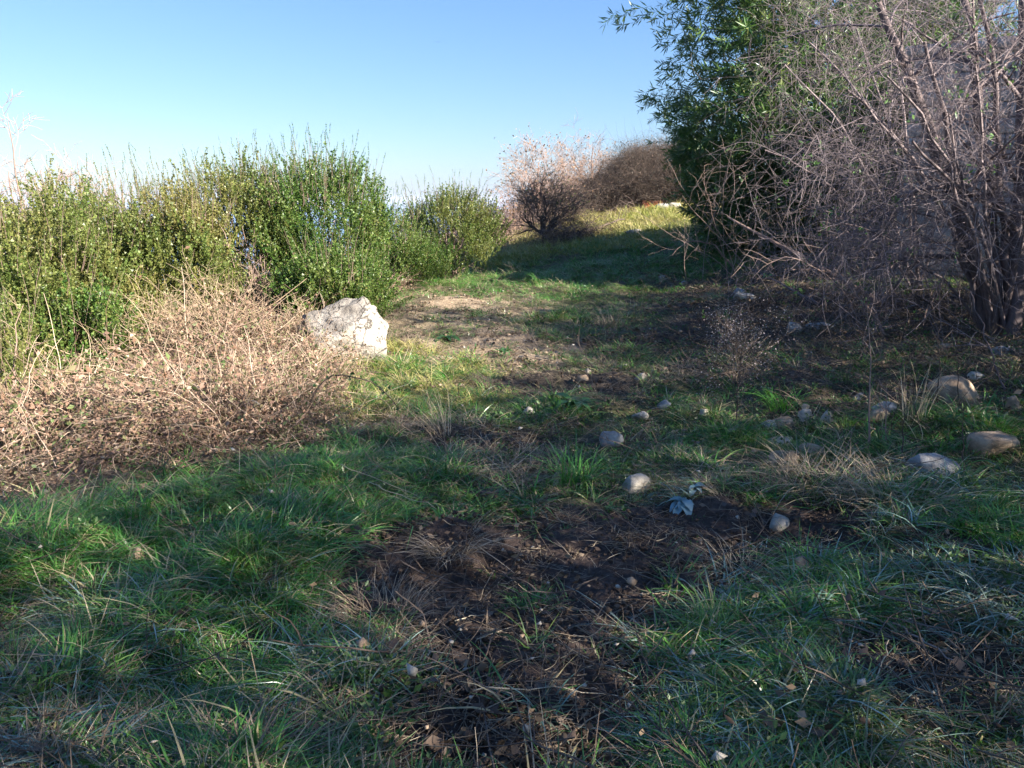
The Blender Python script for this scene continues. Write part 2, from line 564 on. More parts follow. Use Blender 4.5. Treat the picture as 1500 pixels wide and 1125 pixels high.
M = {}
M['grass'] = leaf_mat('green_grass', [(0, (.035, .13, .022)), (.4, (.08, .25, .042)), (.8, (.14, .34, .06)), (.88, (.34, .30, .14)), (1, (.52, .43, .26))], (.24, .21, .11), .34, .4, .7)
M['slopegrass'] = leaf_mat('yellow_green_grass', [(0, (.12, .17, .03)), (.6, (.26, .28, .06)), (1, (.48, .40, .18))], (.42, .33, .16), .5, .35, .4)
M['skysheen'] = leaf_mat('bluish_grass', [(0, (.08, .17, .10)), (.6, (.17, .29, .19)), (1, (.34, .46, .40))], (.26, .30, .26), .26, .25, 1.0)  # the sky's bluish sheen is put into the blade colour
M['dry'] = leaf_mat('dry_grass', [(0, (.15, .10, .07)), (.5, (.36, .27, .18)), (1, (.60, .50, .36))], (.15, .11, .085), .6, .25, .3)
M['weed'] = leaf_mat('weed_leaf', [(0, (.03, .09, .02)), (.6, (.06, .15, .035)), (1, (.11, .20, .06))], (.10, .11, .04), .45, .3, .5)
M['bramble_leaf'] = leaf_mat('bramble_leaf', [(0, (.05, .10, .03)), (.38, (.12, .17, .055)), (.55, (.22, .13, .085)), (.85, (.36, .24, .17)), (1, (.48, .36, .26))], (.26, .15, .11), .5, .3, .4)
M['cane'] = solid_mat('bramble_cane', [(0, (.12, .07, .05)), (.5, (.30, .205, .15)), (1, (.52, .41, .31))], 6, .6, 0, .9)
M['shrub'] = leaf_mat('shrub_leaf', [(0, (.03, .08, .015)), (.5, (.075, .15, .025)), (.9, (.14, .22, .045)), (1, (.24, .18, .09))], (.26, .22, .075), .45, .4, .45)
M['bamboo'] = leaf_mat('bamboo_leaf', [(0, (.022, .07, .022)), (.6, (.055, .13, .032)), (.9, (.12, .19, .05)), (1, (.30, .27, .12))], (.15, .18, .05), .38, .35, .55)
M['oak'] = leaf_mat('dead_oak_leaf', [(0, (.16, .09, .05)), (.6, (.30, .18, .11)), (1, (.42, .28, .18))], (.12, .10, .06), .6, .3, .3)
M['bark'] = solid_mat('pale_bark', [(0, (.06, .04, .038)), (.5, (.14, .105, .105)), (.82, (.27, .22, .225)), (1, (.60, .53, .53))], 9, .75, .5, .6)
M['darkbark'] = solid_mat('dark_bark', [(0, (.035, .025, .02)), (.5, (.09, .065, .05)), (1, (.20, .15, .12))], 9, .8, .5, .35)
M['shadecane'] = solid_mat('shaded_bramble_cane', [(0, (.025, .018, .016)), (.6, (.07, .05, .04)), (1, (.17, .12, .09))], 6, .8, 0, .6)  # cane colour darkened to stand for the mound's shaded side
M['pinkbark'] = solid_mat('reddish_twigs', [(0, (.13, .085, .07)), (.5, (.25, .17, .14)), (1, (.40, .30, .25))], 5, .8, 0, .6)
M['tan'] = solid_mat('tan_twigs', [(0, (.12, .08, .05)), (.5, (.27, .195, .125)), (1, (.44, .34, .23))], 9, .7, .2, .5)
M['culm'] = solid_mat('bamboo_culm', [(0, (.10, .12, .03)), (1, (.26, .25, .09))], 6, .4, 0, .5)
M['stone'] = solid_mat('pale_limestone', [(0, (.16, .14, .12)), (.35, (.32, .28, .23)), (1, (.50, .45, .39))], 9, .85, .7, .0, dist=.015)
M['tanstone'] = solid_mat('tan_stone', [(0, (.13, .09, .06)), (.45, (.30, .21, .14)), (1, (.47, .36, .26))], 8, .9, .7, .0, dist=.015)
M['greystone'] = solid_mat('grey_stone', [(0, (.10, .09, .09)), (.5, (.25, .24, .23)), (1, (.45, .43, .41))], 10, .85, .7, .0, dist=.015)
M['boulder'] = solid_mat('white_limestone', [(0, (.12, .10, .09)), (.33, (.22, .19, .16)), (.52, (.46, .42, .38)), (1, (.60, .57, .53))], 4.5, .9, 1.0, .0, 10, dist=.03)
M['clod'] = solid_mat('soil_clod', [(0, (.03, .021, .016)), (1, (.09, .062, .045))], 30, .95, .6, .4)
M['rust'] = solid_mat('rusty_metal', [(0, (.16, .045, .02)), (1, (.38, .13, .06))], 14, .8, .3, .0)
M['render'] = solid_mat('house_render', [(0, (.38, .35, .31)), (1, (.50, .47, .42))], 3, .9, .3, .0)
M['mortar'] = solid_mat('mortar', [(0, (.12, .117, .112)), (1, (.22, .215, .21))], 20, .95, .5, .0)
M['block'] = solid_mat('concrete_block', [(0, (.24, .23, .23)), (.6, (.36, .35, .34)), (1, (.46, .45, .44))], 7, .95, .6, .0, 10, dist=.01)
M['rooftile'] = solid_mat('roof_sheet', [(0, (.16, .09, .06)), (1, (.30, .17, .12))], 5, .8, .3, .0)
M['glass'] = solid_mat('window_glass', [(0, (.02, .025, .03)), (1, (.03, .035, .04))], 3, .08, 0, .0, spec=.8)
M['paleleaf'] = leaf_mat('pale_blue_green_leaf', [(0, (.17, .27, .28)), (1, (.24, .35, .38))], (.3, .4, .42), .5, .2, .5)
M['shadeleaf'] = leaf_mat('shaded_bramble_leaf', [(0, (.025, .03, .02)), (.6, (.06, .05, .035)), (1, (.16, .10, .07))], (.04, .03, .03), .6, .2, .3)  # darkest brown leaves, the mound's shade put into their colour
M['redleaf'] = leaf_mat('red_leaf', [(0, (.35, .04, .02)), (1, (.45, .07, .03))], (.3, .1, .05), .5, .3, .4)
M['deadleaf'] = leaf_mat('dead_leaf', [(0, (.07, .045, .03)), (.6, (.17, .11, .07)), (1, (.33, .24, .16))], (.08, .06, .05), .6, .2, .3)
M['bird'] = solid_mat('bird_feathers', [(0, (.02, .02, .02)), (1, (.05, .05, .05))], 10, .7, 0, .0)
M['seed'] = leaf_mat('pale_seed_husks', [(0, (.22, .17, .17)), (1, (.50, .44, .45))], (.4, .35, .33), .6, .3, .3)

def boulder_mat():
    m, N, L = new_mat('weathered_limestone')
    n = noise(N, L, 3.2, 10, .68)
    c = ramp(N, L, n, [(.32, (.13, .11, .09)), (.46, (.26, .23, .195)), (.58, (.38, .35, .31)), (.75, (.48, .45, .41))])
    lich = ramp(N, L, noise(N, L, 13, 6, .7), [(.54, (0, 0, 0)), (.62, (1, 1, 1))])
    c = mixc(N, L, lich, c, (.16, .145, .125))
    tc = N.new('ShaderNodeTexCoord')
    w = N.new('ShaderNodeTexNoise'); w.inputs['Scale'].default_value = 5; w.inputs['Detail'].default_value = 4
    L.new(tc.outputs['Object'], w.inputs['Vector'])
    va = N.new('ShaderNodeVectorMath'); va.operation = 'MULTIPLY_ADD'; va.inputs[1].default_value = (.45, .45, .45)
    L.new(w.outputs['Color'], va.inputs[0]); L.new(tc.outputs['Object'], va.inputs[2])
    v = N.new('ShaderNodeTexVoronoi'); v.feature = 'DISTANCE_TO_EDGE'; v.inputs['Scale'].default_value = 4.2
    L.new(va.outputs[0], v.inputs['Vector'])
    crack = ramp(N, L, v.outputs['Distance'], [(.0, (0, 0, 0)), (.035, (1, 1, 1))])
    c = mixc(N, L, crack, (.12, .10, .085), c)
    p = N.new('ShaderNodeBsdfPrincipled')
    L.new(c, p.inputs['Base Color']); p.inputs['Roughness'].default_value = .92
    b1 = N.new('ShaderNodeBump'); b1.inputs['Strength'].default_value = 1; b1.inputs['Distance'].default_value = .02
    L.new(crack, b1.inputs['Height'])
    b2 = N.new('ShaderNodeBump'); b2.inputs['Strength'].default_value = 1; b2.inputs['Distance'].default_value = .03
    L.new(noise(N, L, 16, 10, .7), b2.inputs['Height']); L.new(b1.outputs[0], b2.inputs['Normal'])
    L.new(b2.outputs[0], p.inputs['Normal'])
    o = N.new('ShaderNodeOutputMaterial'); L.new(p.outputs[0], o.inputs[0])
    return m
M['boulder'] = boulder_mat()

# ground material: soil, thatch and moss colours follow the 'green', 'soilm', 'drym', 'bankm' fields stored on the sheet
def ground_mat():
    m, N, L = new_mat('ground')
    n1 = noise(N, L, 3.0, 8, .65)
    n2 = noise(N, L, 26, 8, .7)
    n3 = noise(N, L, 90, 6, .75)
    dark = ramp(N, L, n2, [(.3, (.035, .024, .021)), (.52, (.085, .060, .050)), (.75, (.17, .125, .10))])
    green = ramp(N, L, n2, [(.3, (.04, .045, .02)), (.55, (.08, .085, .04)), (.75, (.16, .14, .08))])
    dry = ramp(N, L, n2, [(.25, (.17, .115, .08)), (.5, (.38, .28, .19)), (.8, (.52, .42, .30))])
    bank = ramp(N, L, n2, [(.3, (.10, .066, .05)), (.5, (.24, .16, .12)), (.75, (.40, .29, .22))])
    far = ramp(N, L, n1, [(.3, (.11, .10, .045)), (.5, (.17, .15, .07)), (.7, (.24, .19, .12))])
    c = mixc(N, L, attrn(N, 'soilm'), green, dark)
    c = mixc(N, L, attrn(N, 'drym'), c, dry)
    c = mixc(N, L, attrn(N, 'bankm'), c, bank)
    c = mixc(N, L, attrn(N, 'farm'), c, far)
    p = N.new('ShaderNodeBsdfPrincipled')
    L.new(c, p.inputs['Base Color'])
    p.inputs['Roughness'].default_value = .95
    p.inputs['Specular IOR Level'].default_value = .2
    b = N.new('ShaderNodeBump'); b.inputs['Strength'].default_value = .9; b.inputs['Distance'].default_value = .012
    L.new(n3, b.inputs['Height'])
    b2 = N.new('ShaderNodeBump'); b2.inputs['Strength'].default_value = .9; b2.inputs['Distance'].default_value = .03
    L.new(n2, b2.inputs['Height']); L.new(b.outputs[0], b2.inputs['Normal'])
    L.new(b2.outputs[0], p.inputs['Normal'])
    o = N.new('ShaderNodeOutputMaterial')
    L.new(p.outputs[0], o.inputs[0])
    return m

# ------------------------------------------------------------------ ground and sea
def axis(lo, hi, f0, f1, step, grow=1.09):
    a = list(np.arange(f0, f1, step))
    s, v = step, f1
    while v < hi:
        a.append(v); s *= grow; v += s
    a.append(hi)
    s, v, left = step, f0, []
    while v > lo:
        s *= grow; v -= s; left.append(max(v, lo))
    return np.array(left[::-1] + a)

xs = axis(-900, 900, -2.2, 3.0, 0.030, 1.05)
ys = axis(-60, 1500, 1.3, 5.6, 0.025, 1.034)
GX, GY = np.meshgrid(xs, ys, indexing='xy')
gx, gy = GX.ravel(), GY.ravel()
bank, soil, dry, lit, lush = masks(gx, gy)
gz = ground_h(gx, gy)
nearw = np.clip(1.3 - np.hypot(gx, gy) / 14, 0, 1)
rough = np.clip(.35 + soil + .5 * dry + .3 * lit, 0, 1.2)
gz = gz + nearw * rough * (0.045 * (fbm(gx * 9, gy * 9, 4, 21) - .5) + 0.018 * (fbm(gx * 30, gy * 30, 2, 23) - .5))
nx, ny = len(xs), len(ys)
i, j = np.meshgrid(np.arange(nx - 1), np.arange(ny - 1), indexing='xy')
k = (j * nx + i).ravel()
Q = np.stack([k, k + 1, k + nx + 1, k + nx], -1)
far = sm(18, 24, gy) * (1 - soil)
me = mesh_of('ground', np.stack([gx, gy, gz], -1), np.zeros((0, 3), int), Q, gx * 0 + .5, ground_mat(), True,
             extra={'soilm': np.clip(np.maximum(soil, lit), 0, 1), 'drym': dry, 'bankm': bank, 'farm': far})
put('ground', me, kind='structure')

m, N, L = new_mat('sea_water')
p = N.new('ShaderNodeBsdfPrincipled')
p.inputs['Base Color'].default_value = (.10, .20, .36, 1)
p.inputs['Roughness'].default_value = .35
o = N.new('ShaderNodeOutputMaterial')
L.new(p.outputs[0], o.inputs[0])
g = Geo()
g.add([(-60000, 300, -70), (60000, 300, -70), (60000, 70000, -70), (-60000, 70000, -70)], Q=[(0, 1, 2, 3)])
put('sea', g.mesh('sea', m), kind='structure')

# thin sea air: one closed box round everything
m, N, L = new_mat('haze')
v = N.new('ShaderNodeVolumePrincipled')
v.inputs['Color'].default_value = (.55, .62, .74, 1)
v.inputs['Density'].default_value = 1.5e-4
o = N.new('ShaderNodeOutputMaterial')
L.new(v.outputs[0], o.inputs['Volume'])
g = Geo()
hx, hy0, hy1, hz0, hz1 = 62000, -2000, 72000, -77, 24
g.add([(-hx, hy0, hz0), (hx, hy0, hz0), (hx, hy1, hz0), (-hx, hy1, hz0), (-hx, hy0, hz1), (hx, hy0, hz1), (hx, hy1, hz1), (-hx, hy1, hz1)],
      Q=[(0, 3, 2, 1), (4, 5, 6, 7), (0, 1, 5, 4), (1, 2, 6, 5), (2, 3, 7, 6), (3, 0, 4, 7)])
put('haze', g.mesh('haze', m), kind='stuff')

# ------------------------------------------------------------------ buildings on the right
def box(geo, x0, x1, y0, y1, z0, z1, var=.5):
    V = [(x, y, z) for z in (z0, z1) for (x, y) in ((x0, y0), (x1, y0), (x1, y1), (x0, y1))]
    geo.add(V, Q=[(0, 3, 2, 1), (4, 5, 6, 7), (0, 1, 5, 4), (1, 2, 6, 5), (2, 3, 7, 6), (3, 0, 4, 7)], var=var)

A_, B_ = Vector((5.55, 11.4, 0)), Vector((8.45, 9.25, 0))
ang = math.atan2(B_.y - A_.y, B_.x - A_.x)
Wd = (B_ - A_).length
shed = thing('concrete_block_shed', 'grey concrete block shed behind the bare thicket on the right', 'shed', (A_.x, A_.y, .25), ang)
HT = 3.25
g = Geo()
box(g, 0.012, Wd, .03, 3.6, -.6, HT)
put('wall', g.mesh('wall', M['mortar']), shed)
bl = Geo()
bw, bh = .386, .185
V = np.array([(x, y, z) for y in (0, .05) for (x, z) in ((0, 0), (bw, 0), (bw, bh), (0, bh))])
Vf = V.copy()
Vf[:4, 0] = np.clip(Vf[:4, 0], .008, bw - .008); Vf[:4, 2] = np.clip(Vf[:4, 2], .008, bh - .008)
Vm = V[:4] + np.array([0, .01, 0])
bl.add(np.concatenate([Vf[:4], Vm, V[4:]]), Q=[(0, 1, 2, 3), (4, 5, 1, 0), (5, 6, 2, 1), (6, 7, 3, 2), (7, 4, 0, 3), (8, 9, 5, 4), (9, 10, 6, 5), (10, 11, 7, 6), (11, 8, 4, 7)])
bme = bl.mesh('block', M['block'])
hb = Geo()
hb.add(np.concatenate([Vf[:4], Vm, V[4:]]) * np.array([.49, 1, 1]), Q=[(0, 1, 2, 3), (4, 5, 1, 0), (5, 6, 2, 1), (6, 7, 3, 2), (7, 4, 0, 3), (8, 9, 5, 4), (9, 10, 6, 5), (10, 11, 7, 6), (11, 8, 4, 7)])
hme = hb.mesh('block', M['block'])
for r_ in range(16):
    z = -.05 + r_ * .2035
    x = 0.0
    if r_ % 2:
        put('block', hme, shed, (0, -.005, z)); x = .2035
    while x < Wd - .3:
        put('block', bme, shed, (x, -.005 + random.uniform(-.003, .003), z + random.uniform(-.002, .002)))
        x += .4035
g = Geo()
box(g, -.12, Wd + .1, -.12, 3.75, HT + .003, HT + .12)
put('roof', g.mesh('roof', M['block']), shed)

# ------------------------------------------------------------------ ground cover
def sample(n, x0, x1, y0, y1, power=1.6):
    """Random ground points, denser near the camera; only where the view or its surroundings reach."""
    u = RNG.uniform(0, 1, n)
    y = (y0 ** (1 / power) + u * (y1 ** (1 / power) - y0 ** (1 / power))) ** power
    x = RNG.uniform(-1, 1, n)
    half = .82 * y + .6
    x = x * half
    k = (x > x0) & (x < x1)
    return x[k], y[k]

def lay(name, meshes, x, y, prob, smin, smax, tint, label, weights=None, tilt=.15, zoff=0.0):
    k = RNG.uniform(0, 1, len(x)) < prob
    x, y, tint = x[k], y[k], tint[k]
    z = ground_h(x, y) + zoff
    n = len(x)
    E = np.stack([RNG.normal(0, tilt, n), RNG.normal(0, tilt, n), RNG.uniform(0, 6.28, n)], -1)
    S = RNG.uniform(smin, smax, n) * (1 + .02 * np.clip(y - 6, 0, 12)) * (.55 + .95 * fbm(x * 2.7, y * 2.7, 3, 207))
    pick = RNG.choice(len(meshes), n, p=weights)
    return scatter(name, meshes, np.stack([x, y, z], -1), E, S, pick, np.clip(tint, 0, 1), label)

def tuft(kind, n, **kw):
    g = Geo(); blades(g, n, **kw); return g

gr = []
for s in range(3):
    gr.append(tuft('a', 26, spread=.055, h=.05, hv=.4, w=.0052, lean=.7, curl=.7).mesh('grass_tuft', M['grass']))
for s in range(3):
    gr.append(tuft('b', 20, spread=.055, h=.08, hv=.4, w=.0058, lean=.7, curl=1.2, segs=4).mesh('grass_tuft', M['grass']))
frs = []
for s in range(3):
    g = Geo(); blades(g, 16, .06, .10, .3, .0062, .8, 1.2, segs=4); blades(g, 8, .06, .07, .3, .005, .9, .9, lay=.5)
    frs.append(g.mesh('bluish_grass_tuft', M['skysheen']))
lng = []
for s in range(4):
    g = Geo()
    blades(g, 30, .08, .15, .3, .0052, .5, 1.3, segs=6, dirbias=(0, -1, 0))
    blades(g, 14, .07, .11, .3, .0044, .45, .8, segs=4)
    lng.append(g.mesh('long_grass_tuft', M['grass']))
thatch = []
for s in range(4):
    g = Geo()
    blades(g, 18, .08, .09, .4, .0032, 1.0, .6, segs=4, lay=.72)
    blades(g, 6, .05, .06, .4, .0028, .5, .7, segs=3)
    thatch.append(g.mesh('dry_grass_tuft', M['dry']))
straw = []
for s in range(4):
    g = Geo()
    for _ in range(9):
        a = random.uniform(0, 6.28)
        p = (random.gauss(0, .06), random.gauss(0, .06), random.uniform(.002, .03))
        tube(g, curve_pts(p, (math.cos(a), math.sin(a), random.uniform(-.05, .12)), random.uniform(.04, .17), 6, .16, -.02), .0014, .0008, 3, random.random())
    straw.append(g.mesh('straw_clump', M['dry']))
litr = []
for s in range(4):
    g = Geo()
    n = 16
    leaves(g, np.stack([RNG.normal(0, .08, n), RNG.normal(0, .08, n), RNG.uniform(.0, .02, n)], -1),
           np.stack([RNG.normal(0, 1, n), RNG.normal(0, 1, n), RNG.normal(0, .25, n)], -1), .035, .6)
    litr.append(g.mesh('dead_leaf_clump', M['deadleaf']))
twg = []
for s in range(4):
    g = Geo()
    for _ in range(4):
        a = random.uniform(0, 6.28)
        p = (random.gauss(0, .08), random.gauss(0, .08), random.uniform(.005, .04))
        branch(g, curve_pts(p, (math.cos(a), math.sin(a), random.uniform(-.05, .15)), random.uniform(.15, .4), 7, .16, -.02), .0026, .0012, 1, [(2, .12, .6, .15, 0)])
    twg.append(g.mesh('twig_clump', M['darkbark']))
wd = []
for s in range(4):
    g = Geo()
    n = 26
    a = RNG.uniform(0, 6.28, n); r = RNG.uniform(.01, .07, n)
    leaves(g, np.stack([r * np.cos(a), r * np.sin(a), RNG.uniform(.0, .05, n)], -1), np.stack([np.cos(a), np.sin(a), RNG.uniform(.2, 1.0, n)], -1), .024 if s % 2 else .017, .6)
    wd.append(g.mesh('weed_clump', M['weed']))
clod = []
for s in range(3):
    g = Geo()
    for _ in range(7):
        c = np.array([random.gauss(0, .06), random.gauss(0, .06), .002])
        rr = random.uniform(.004, .013)
        D = np.array([(1, 0, 0), (-1, 0, 0), (0, 1, 0), (0, -1, 0), (0, 0, .8), (0, 0, -.8)]) * rr * RNG.uniform(.6, 1.3, (6, 1))
        g.add(D + c, T=[(0, 2, 4), (2, 1, 4), (1, 3, 4), (3, 0, 4), (2, 0, 5), (1, 2, 5), (3, 1, 5), (0, 3, 5)], var=random.random())
    clod.append(g.mesh('soil_crumbs', M['clod']))

def area(n, **kw):
    x, y = sample(n, -9, 9, 1.25, 22, **kw)
    return x, y, masks(x, y)

x, y, (b_, s_, d_, l_, u_) = area(52000)
patch = fbm(x * 1.3, y * 1.3, 3, 91)
dens = np.clip(.42 + 3.2 * (patch - .5) + .45 * u_, .08, 1) * (1 - .985 * s_) * (1 - .90 * d_) * (1 - .88 * l_) * (1 - .97 * b_)
lay('grass', gr, x, y, dens, .65, 1.35, .55 * np.clip(fbm(x * 2.3, y * 2.3, 3, 93) * 1.7 - .68 - .4 * u_, 0, 1), 'short green grass growing over the path', tilt=.2)

x, y, (b_, s_, d_, l_, u_) = area(20000)
dens = np.clip(u_ * .9 - .25, 0, 1) * (1 - .99 * s_) * (1 - .9 * b_) * sm(.3, .6, fbm(x * 2, y * 2, 3, 95) + .25 * u_)
o = lay('long_grass', lng, x, y, dens, .55, 1.0, .4 * np.clip(fbm(x * 3, y * 3, 2, 97) * 1.6 - .7, 0, 1), 'long green grass arching over in lush tufts', tilt=.2)

x, y, (b_, s_, d_, l_, u_) = area(30000)
yg = []  # extra tufts in a lighter yellow green, brightening the sunlit patch by colour
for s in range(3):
    yg.append(tuft('y', 26, spread=.06, h=.09, hv=.4, w=.0058, lean=.5, curl=.9, segs=4).mesh('sun_patch_grass_tuft', M['slopegrass']))
lay('sun_patch_grass', yg, x, y, blobs(x, y, patches([(560, 565, .75, .55, 1), (650, 590, .55, .5, 1), (600, 520, .4, .6, .8), (500, 600, .4, .4, .8), (700, 545, .3, .4, .5)]), .45, 87) * (1 - .8 * b_), .7, 1.3, .4 * RNG.uniform(0, 1, len(x)) ** 2, 'fresh yellow green grass, lightened for the sun patch below the white boulder')

x, y, (b_, s_, d_, l_, u_) = area(18000)
fm = blobs(x, y, patches([(1300, 850, .9, .5, 1), (1150, 960, .8, .45, 1), (1400, 1040, .7, .5, 1), (950, 1060, .3, .25, .8), (300, 920, .7, .4, .6), (120, 1060, .5, .3, .8), (1000, 735, .35, .3, .8), (450, 1000, .3, .2, .7), (1400, 720, .5, .3, .6), (850, 760, .4, .2, .3)]), .4, 55)
lay('bluish_grass', frs, x, y, fm * .95 * (1 - .97 * s_) * (1 - b_), .6, 1.15, .8 * RNG.uniform(0, 1, len(x)), 'broad grass blades with the bluish sky sheen in their colour')

x, y, (b_, s_, d_, l_, u_) = area(34000)
tm = np.clip(fbm(x * 1.8, y * 1.8, 3, 99) * 3.4 - 1.2, .12, 1)
dens = tm * (1 - .92 * s_) * (1 - .5 * b_) * (1 - .3 * l_) * (1 - .5 * u_)
lay('dry_grass', thatch, x, y, dens, .6, 1.3, .9 * RNG.uniform(0, 1, len(x)) ** 1.5, 'flattened dead grass thatch between the green tufts', tilt=.25)

x, y, (b_, s_, d_, l_, u_) = area(16000)
lay('straw', straw, x, y, np.clip(.38 + .05 * s_ + .35 * d_ + .4 * l_, 0, 1) * (1 - .4 * u_), .6, 1.3, .8 * RNG.uniform(0, 1, len(x)), 'loose pale straw and dead stems on the soil', tilt=.12)

x, y, (b_, s_, d_, l_, u_) = area(12000)
lay('dead_leaves', litr, x, y, np.clip(.08 + .3 * d_ + .9 * l_ + .9 * b_ + .1 * s_, 0, 1), .6, 1.4, .8 * RNG.uniform(0, 1, len(x)), 'brown dead leaves littering the ground', tilt=.15)

x, y, (b_, s_, d_, l_, u_) = area(7000)
lay('twigs', twg, x, y, np.clip(.05 + .10 * s_ + .55 * l_ + .4 * b_, 0, 1), .6, 1.5, x * 0, 'thin dark twigs lying on the ground', tilt=.1)

x, y, (b_, s_, d_, l_, u_) = area(16000)
wm = np.clip(fbm(x * 1.5 + 9, y * 1.5, 3, 101) * 2.6 - 1.0, 0, 1)
lay('weeds', wd, x, y, np.maximum(wm * .8 + .05, blobs(x, y, patches([(1250, 560, 1.8, .9, 1), (1130, 600, .8, .7, .9), (960, 660, .9, .5, .6), (1400, 640, .9, .5, .9), (860, 620, .6, .4, .7)]), .4, 71)) * (1 - .97 * s_) * (1 - .75 * d_) * (1 - .6 * l_) * (1 - .85 * b_), .6, 1.3, .5 * RNG.uniform(0, 1, len(x)), 'low leafy weeds and clover among the grass', tilt=.2)

x, y, (b_, s_, d_, l_, u_) = area(16000, power=2.0)
lay('soil_crumbs', clod, x, y, np.clip(.9 * s_ + .5 * d_ + .2 * l_, 0, 1), .5, 1.5, x * 0, 'dark crumbs of turned soil', tilt=.1)

chips = []
for s in range(5):
    g = Geo()
    for _ in range(5):
        c = np.array([random.gauss(0, .10), random.gauss(0, .10), .002])
        rr = random.uniform(.005, .016)
        D = RNG.normal(size=(8, 3)); D /= np.linalg.norm(D, axis=1)[:, None]
        D = np.array([(1, .2, 0), (-1, 0, .1), (0, 1, 0), (.2, -1, 0), (.2, 0, .7), (0, .1, -.5)]) * rr * RNG.uniform(.5, 1.4, (6, 1))
        g.add(D + c, T=[(0, 2, 4), (2, 1, 4), (1, 3, 4), (3, 0, 4), (2, 0, 5), (1, 2, 5), (3, 1, 5), (0, 3, 5)], var=random.random())
    chips.append(g.mesh('stone_chips', M['stone'] if s % 2 else M['tanstone']))
x, y, (b_, s_, d_, l_, u_) = area(6000)
lay('stone_chips', chips, x, y, np.clip(.10 + .16 * s_ + .35 * d_ + .25 * l_ + .25 * blobs(x, y, patches([(1150, 620, 1.6, .7, 1), (900, 580, .8, .6, 1), (1350, 600, 1.2, .6, 1)]), .4, 81), 0, 1) * (1 - .6 * u_), .5, 1.5, x * 0, 'pale stone chips and gravel scattered on the soil', tilt=.2)

# grass on the sunny slope further off
g2 = []
for s in range(3):
    g2.append(tuft('c', 40, spread=.28, h=.10, hv=.4, w=.012, lean=.6, curl=.8).mesh('far_grass_tuft', M['slopegrass']))
n = 9000
y = RNG.uniform(17, 40, n); x = RNG.uniform(-2, 12, n)
k = x > np.interp(y, [0, 17, 19, 35, 60], [-2.3, -2.2, -1.2, 3.4, 7]) - 1.0
x, y = x[k], y[k]
lay('slope_grass', g2, x, y, x * 0 + .9, .7, 1.3, np.clip(fbm(x * .8, y * .8, 3, 5) * 1.6 - .35, 0, 1), 'yellowish grass on the sunny slope beyond the path')

# ------------------------------------------------------------------ brambles on the left bank
def tangle(nst, nlv, r, leafsize, arch=1.0):
    gs, gl = Geo(), Geo()
    for _ in range(nst):
        a = random.uniform(0, 6.28)
        p = Vector((random.gauss(0, r * .5), random.gauss(0, r * .5), random.uniform(-.05, r * .4)))
        d = (math.cos(a), math.sin(a), random.uniform(-.1, 1.0) * arch)
        pts = curve_pts(p, d, random.uniform(.5, 1.3) * r * 1.6, 8, .17, -.10)
        tube(gs, pts, random.uniform(.0018, .0036), .0010, 3, random.random())
        m_ = nlv // nst
        ii = RNG.uniform(.1, .98, m_) * 7
        P = np.array([pts[int(q)] for q in ii]) + RNG.normal(0, .015, (m_, 3))
        leaves(gl, P, RNG.normal(0, 1, (m_, 3)) + np.array([0, 0, .3]), leafsize, .62, var=np.clip(RNG.normal(.5, .28, m_), 0, 1))
    return gs, gl

def two_mat(name, gs, gl, ms, ml):
    V1, T1, Q1, A1 = gs.arrays(); V2, T2, Q2, A2 = gl.arrays()
    me = mesh_of(name, np.concatenate([V1, V2]), np.concatenate([T1, T2 + len(V1)]), np.concatenate([Q1, Q2 + len(V1)]), np.concatenate([A1, A2]), None)
    me.materials.append(ms); me.materials.append(ml)
    mi = np.concatenate([np.zeros(len(T1)), np.ones(len(T2)), np.zeros(len(Q1)), np.ones(len(Q2))]).astype(np.int32)
    me.polygons.foreach_set('material_index', mi)
    return me

tg = [two_mat('bramble_tangle', *tangle(14, 150, .26, .031), M['cane'], M['bramble_leaf']) for _ in range(4)]
tg += [two_mat('bramble_tangle', *tangle(18, 90, .28, .028), M['cane'], M['bramble_leaf']) for _ in range(3)]
n = 9000
y = 3 + RNG.uniform(0, 1, n) ** .8 * 12; x = edge(y) - np.abs(RNG.normal(0, 1, n)) * 2.4 + .2
k = (y > 3.0 + .3 * RNG.uniform(0, 1, n)) & (x > -9)
x, y = x[k], y[k]
hump = fbm(x * 1.1, y * 1.1, 3, 111)
lay('brambles', tg, x, y, np.clip(.28 + 1.3 * (hump - .35), 0, .8) * (1 - .93 * sm(1.4, .2, edge(y) - x) * sm(5.2, 4.6, y)), .5, 1.15, .7 * np.clip(fbm(x * 1.6, y * 1.6, 2, 7) * 1.8 - .7, 0, 1),
    'low tangle of reddish brown brambles covering the left bank', tilt=.4, zoff=.04)
# a second, higher layer where the tangle piles up behind the boulder and below the shrubs
k = (edge(y) - x > .7) & (y > 4.6)
lay('bramble_heap', tg, x[k], y[k], np.clip(2.2 * (hump[k] - .36), 0, .7), .8, 1.4, .5 * RNG.uniform(0, 1, k.sum()), 'bramble tangle heaped below the evergreen shrubs', tilt=.5, zoff=.12)

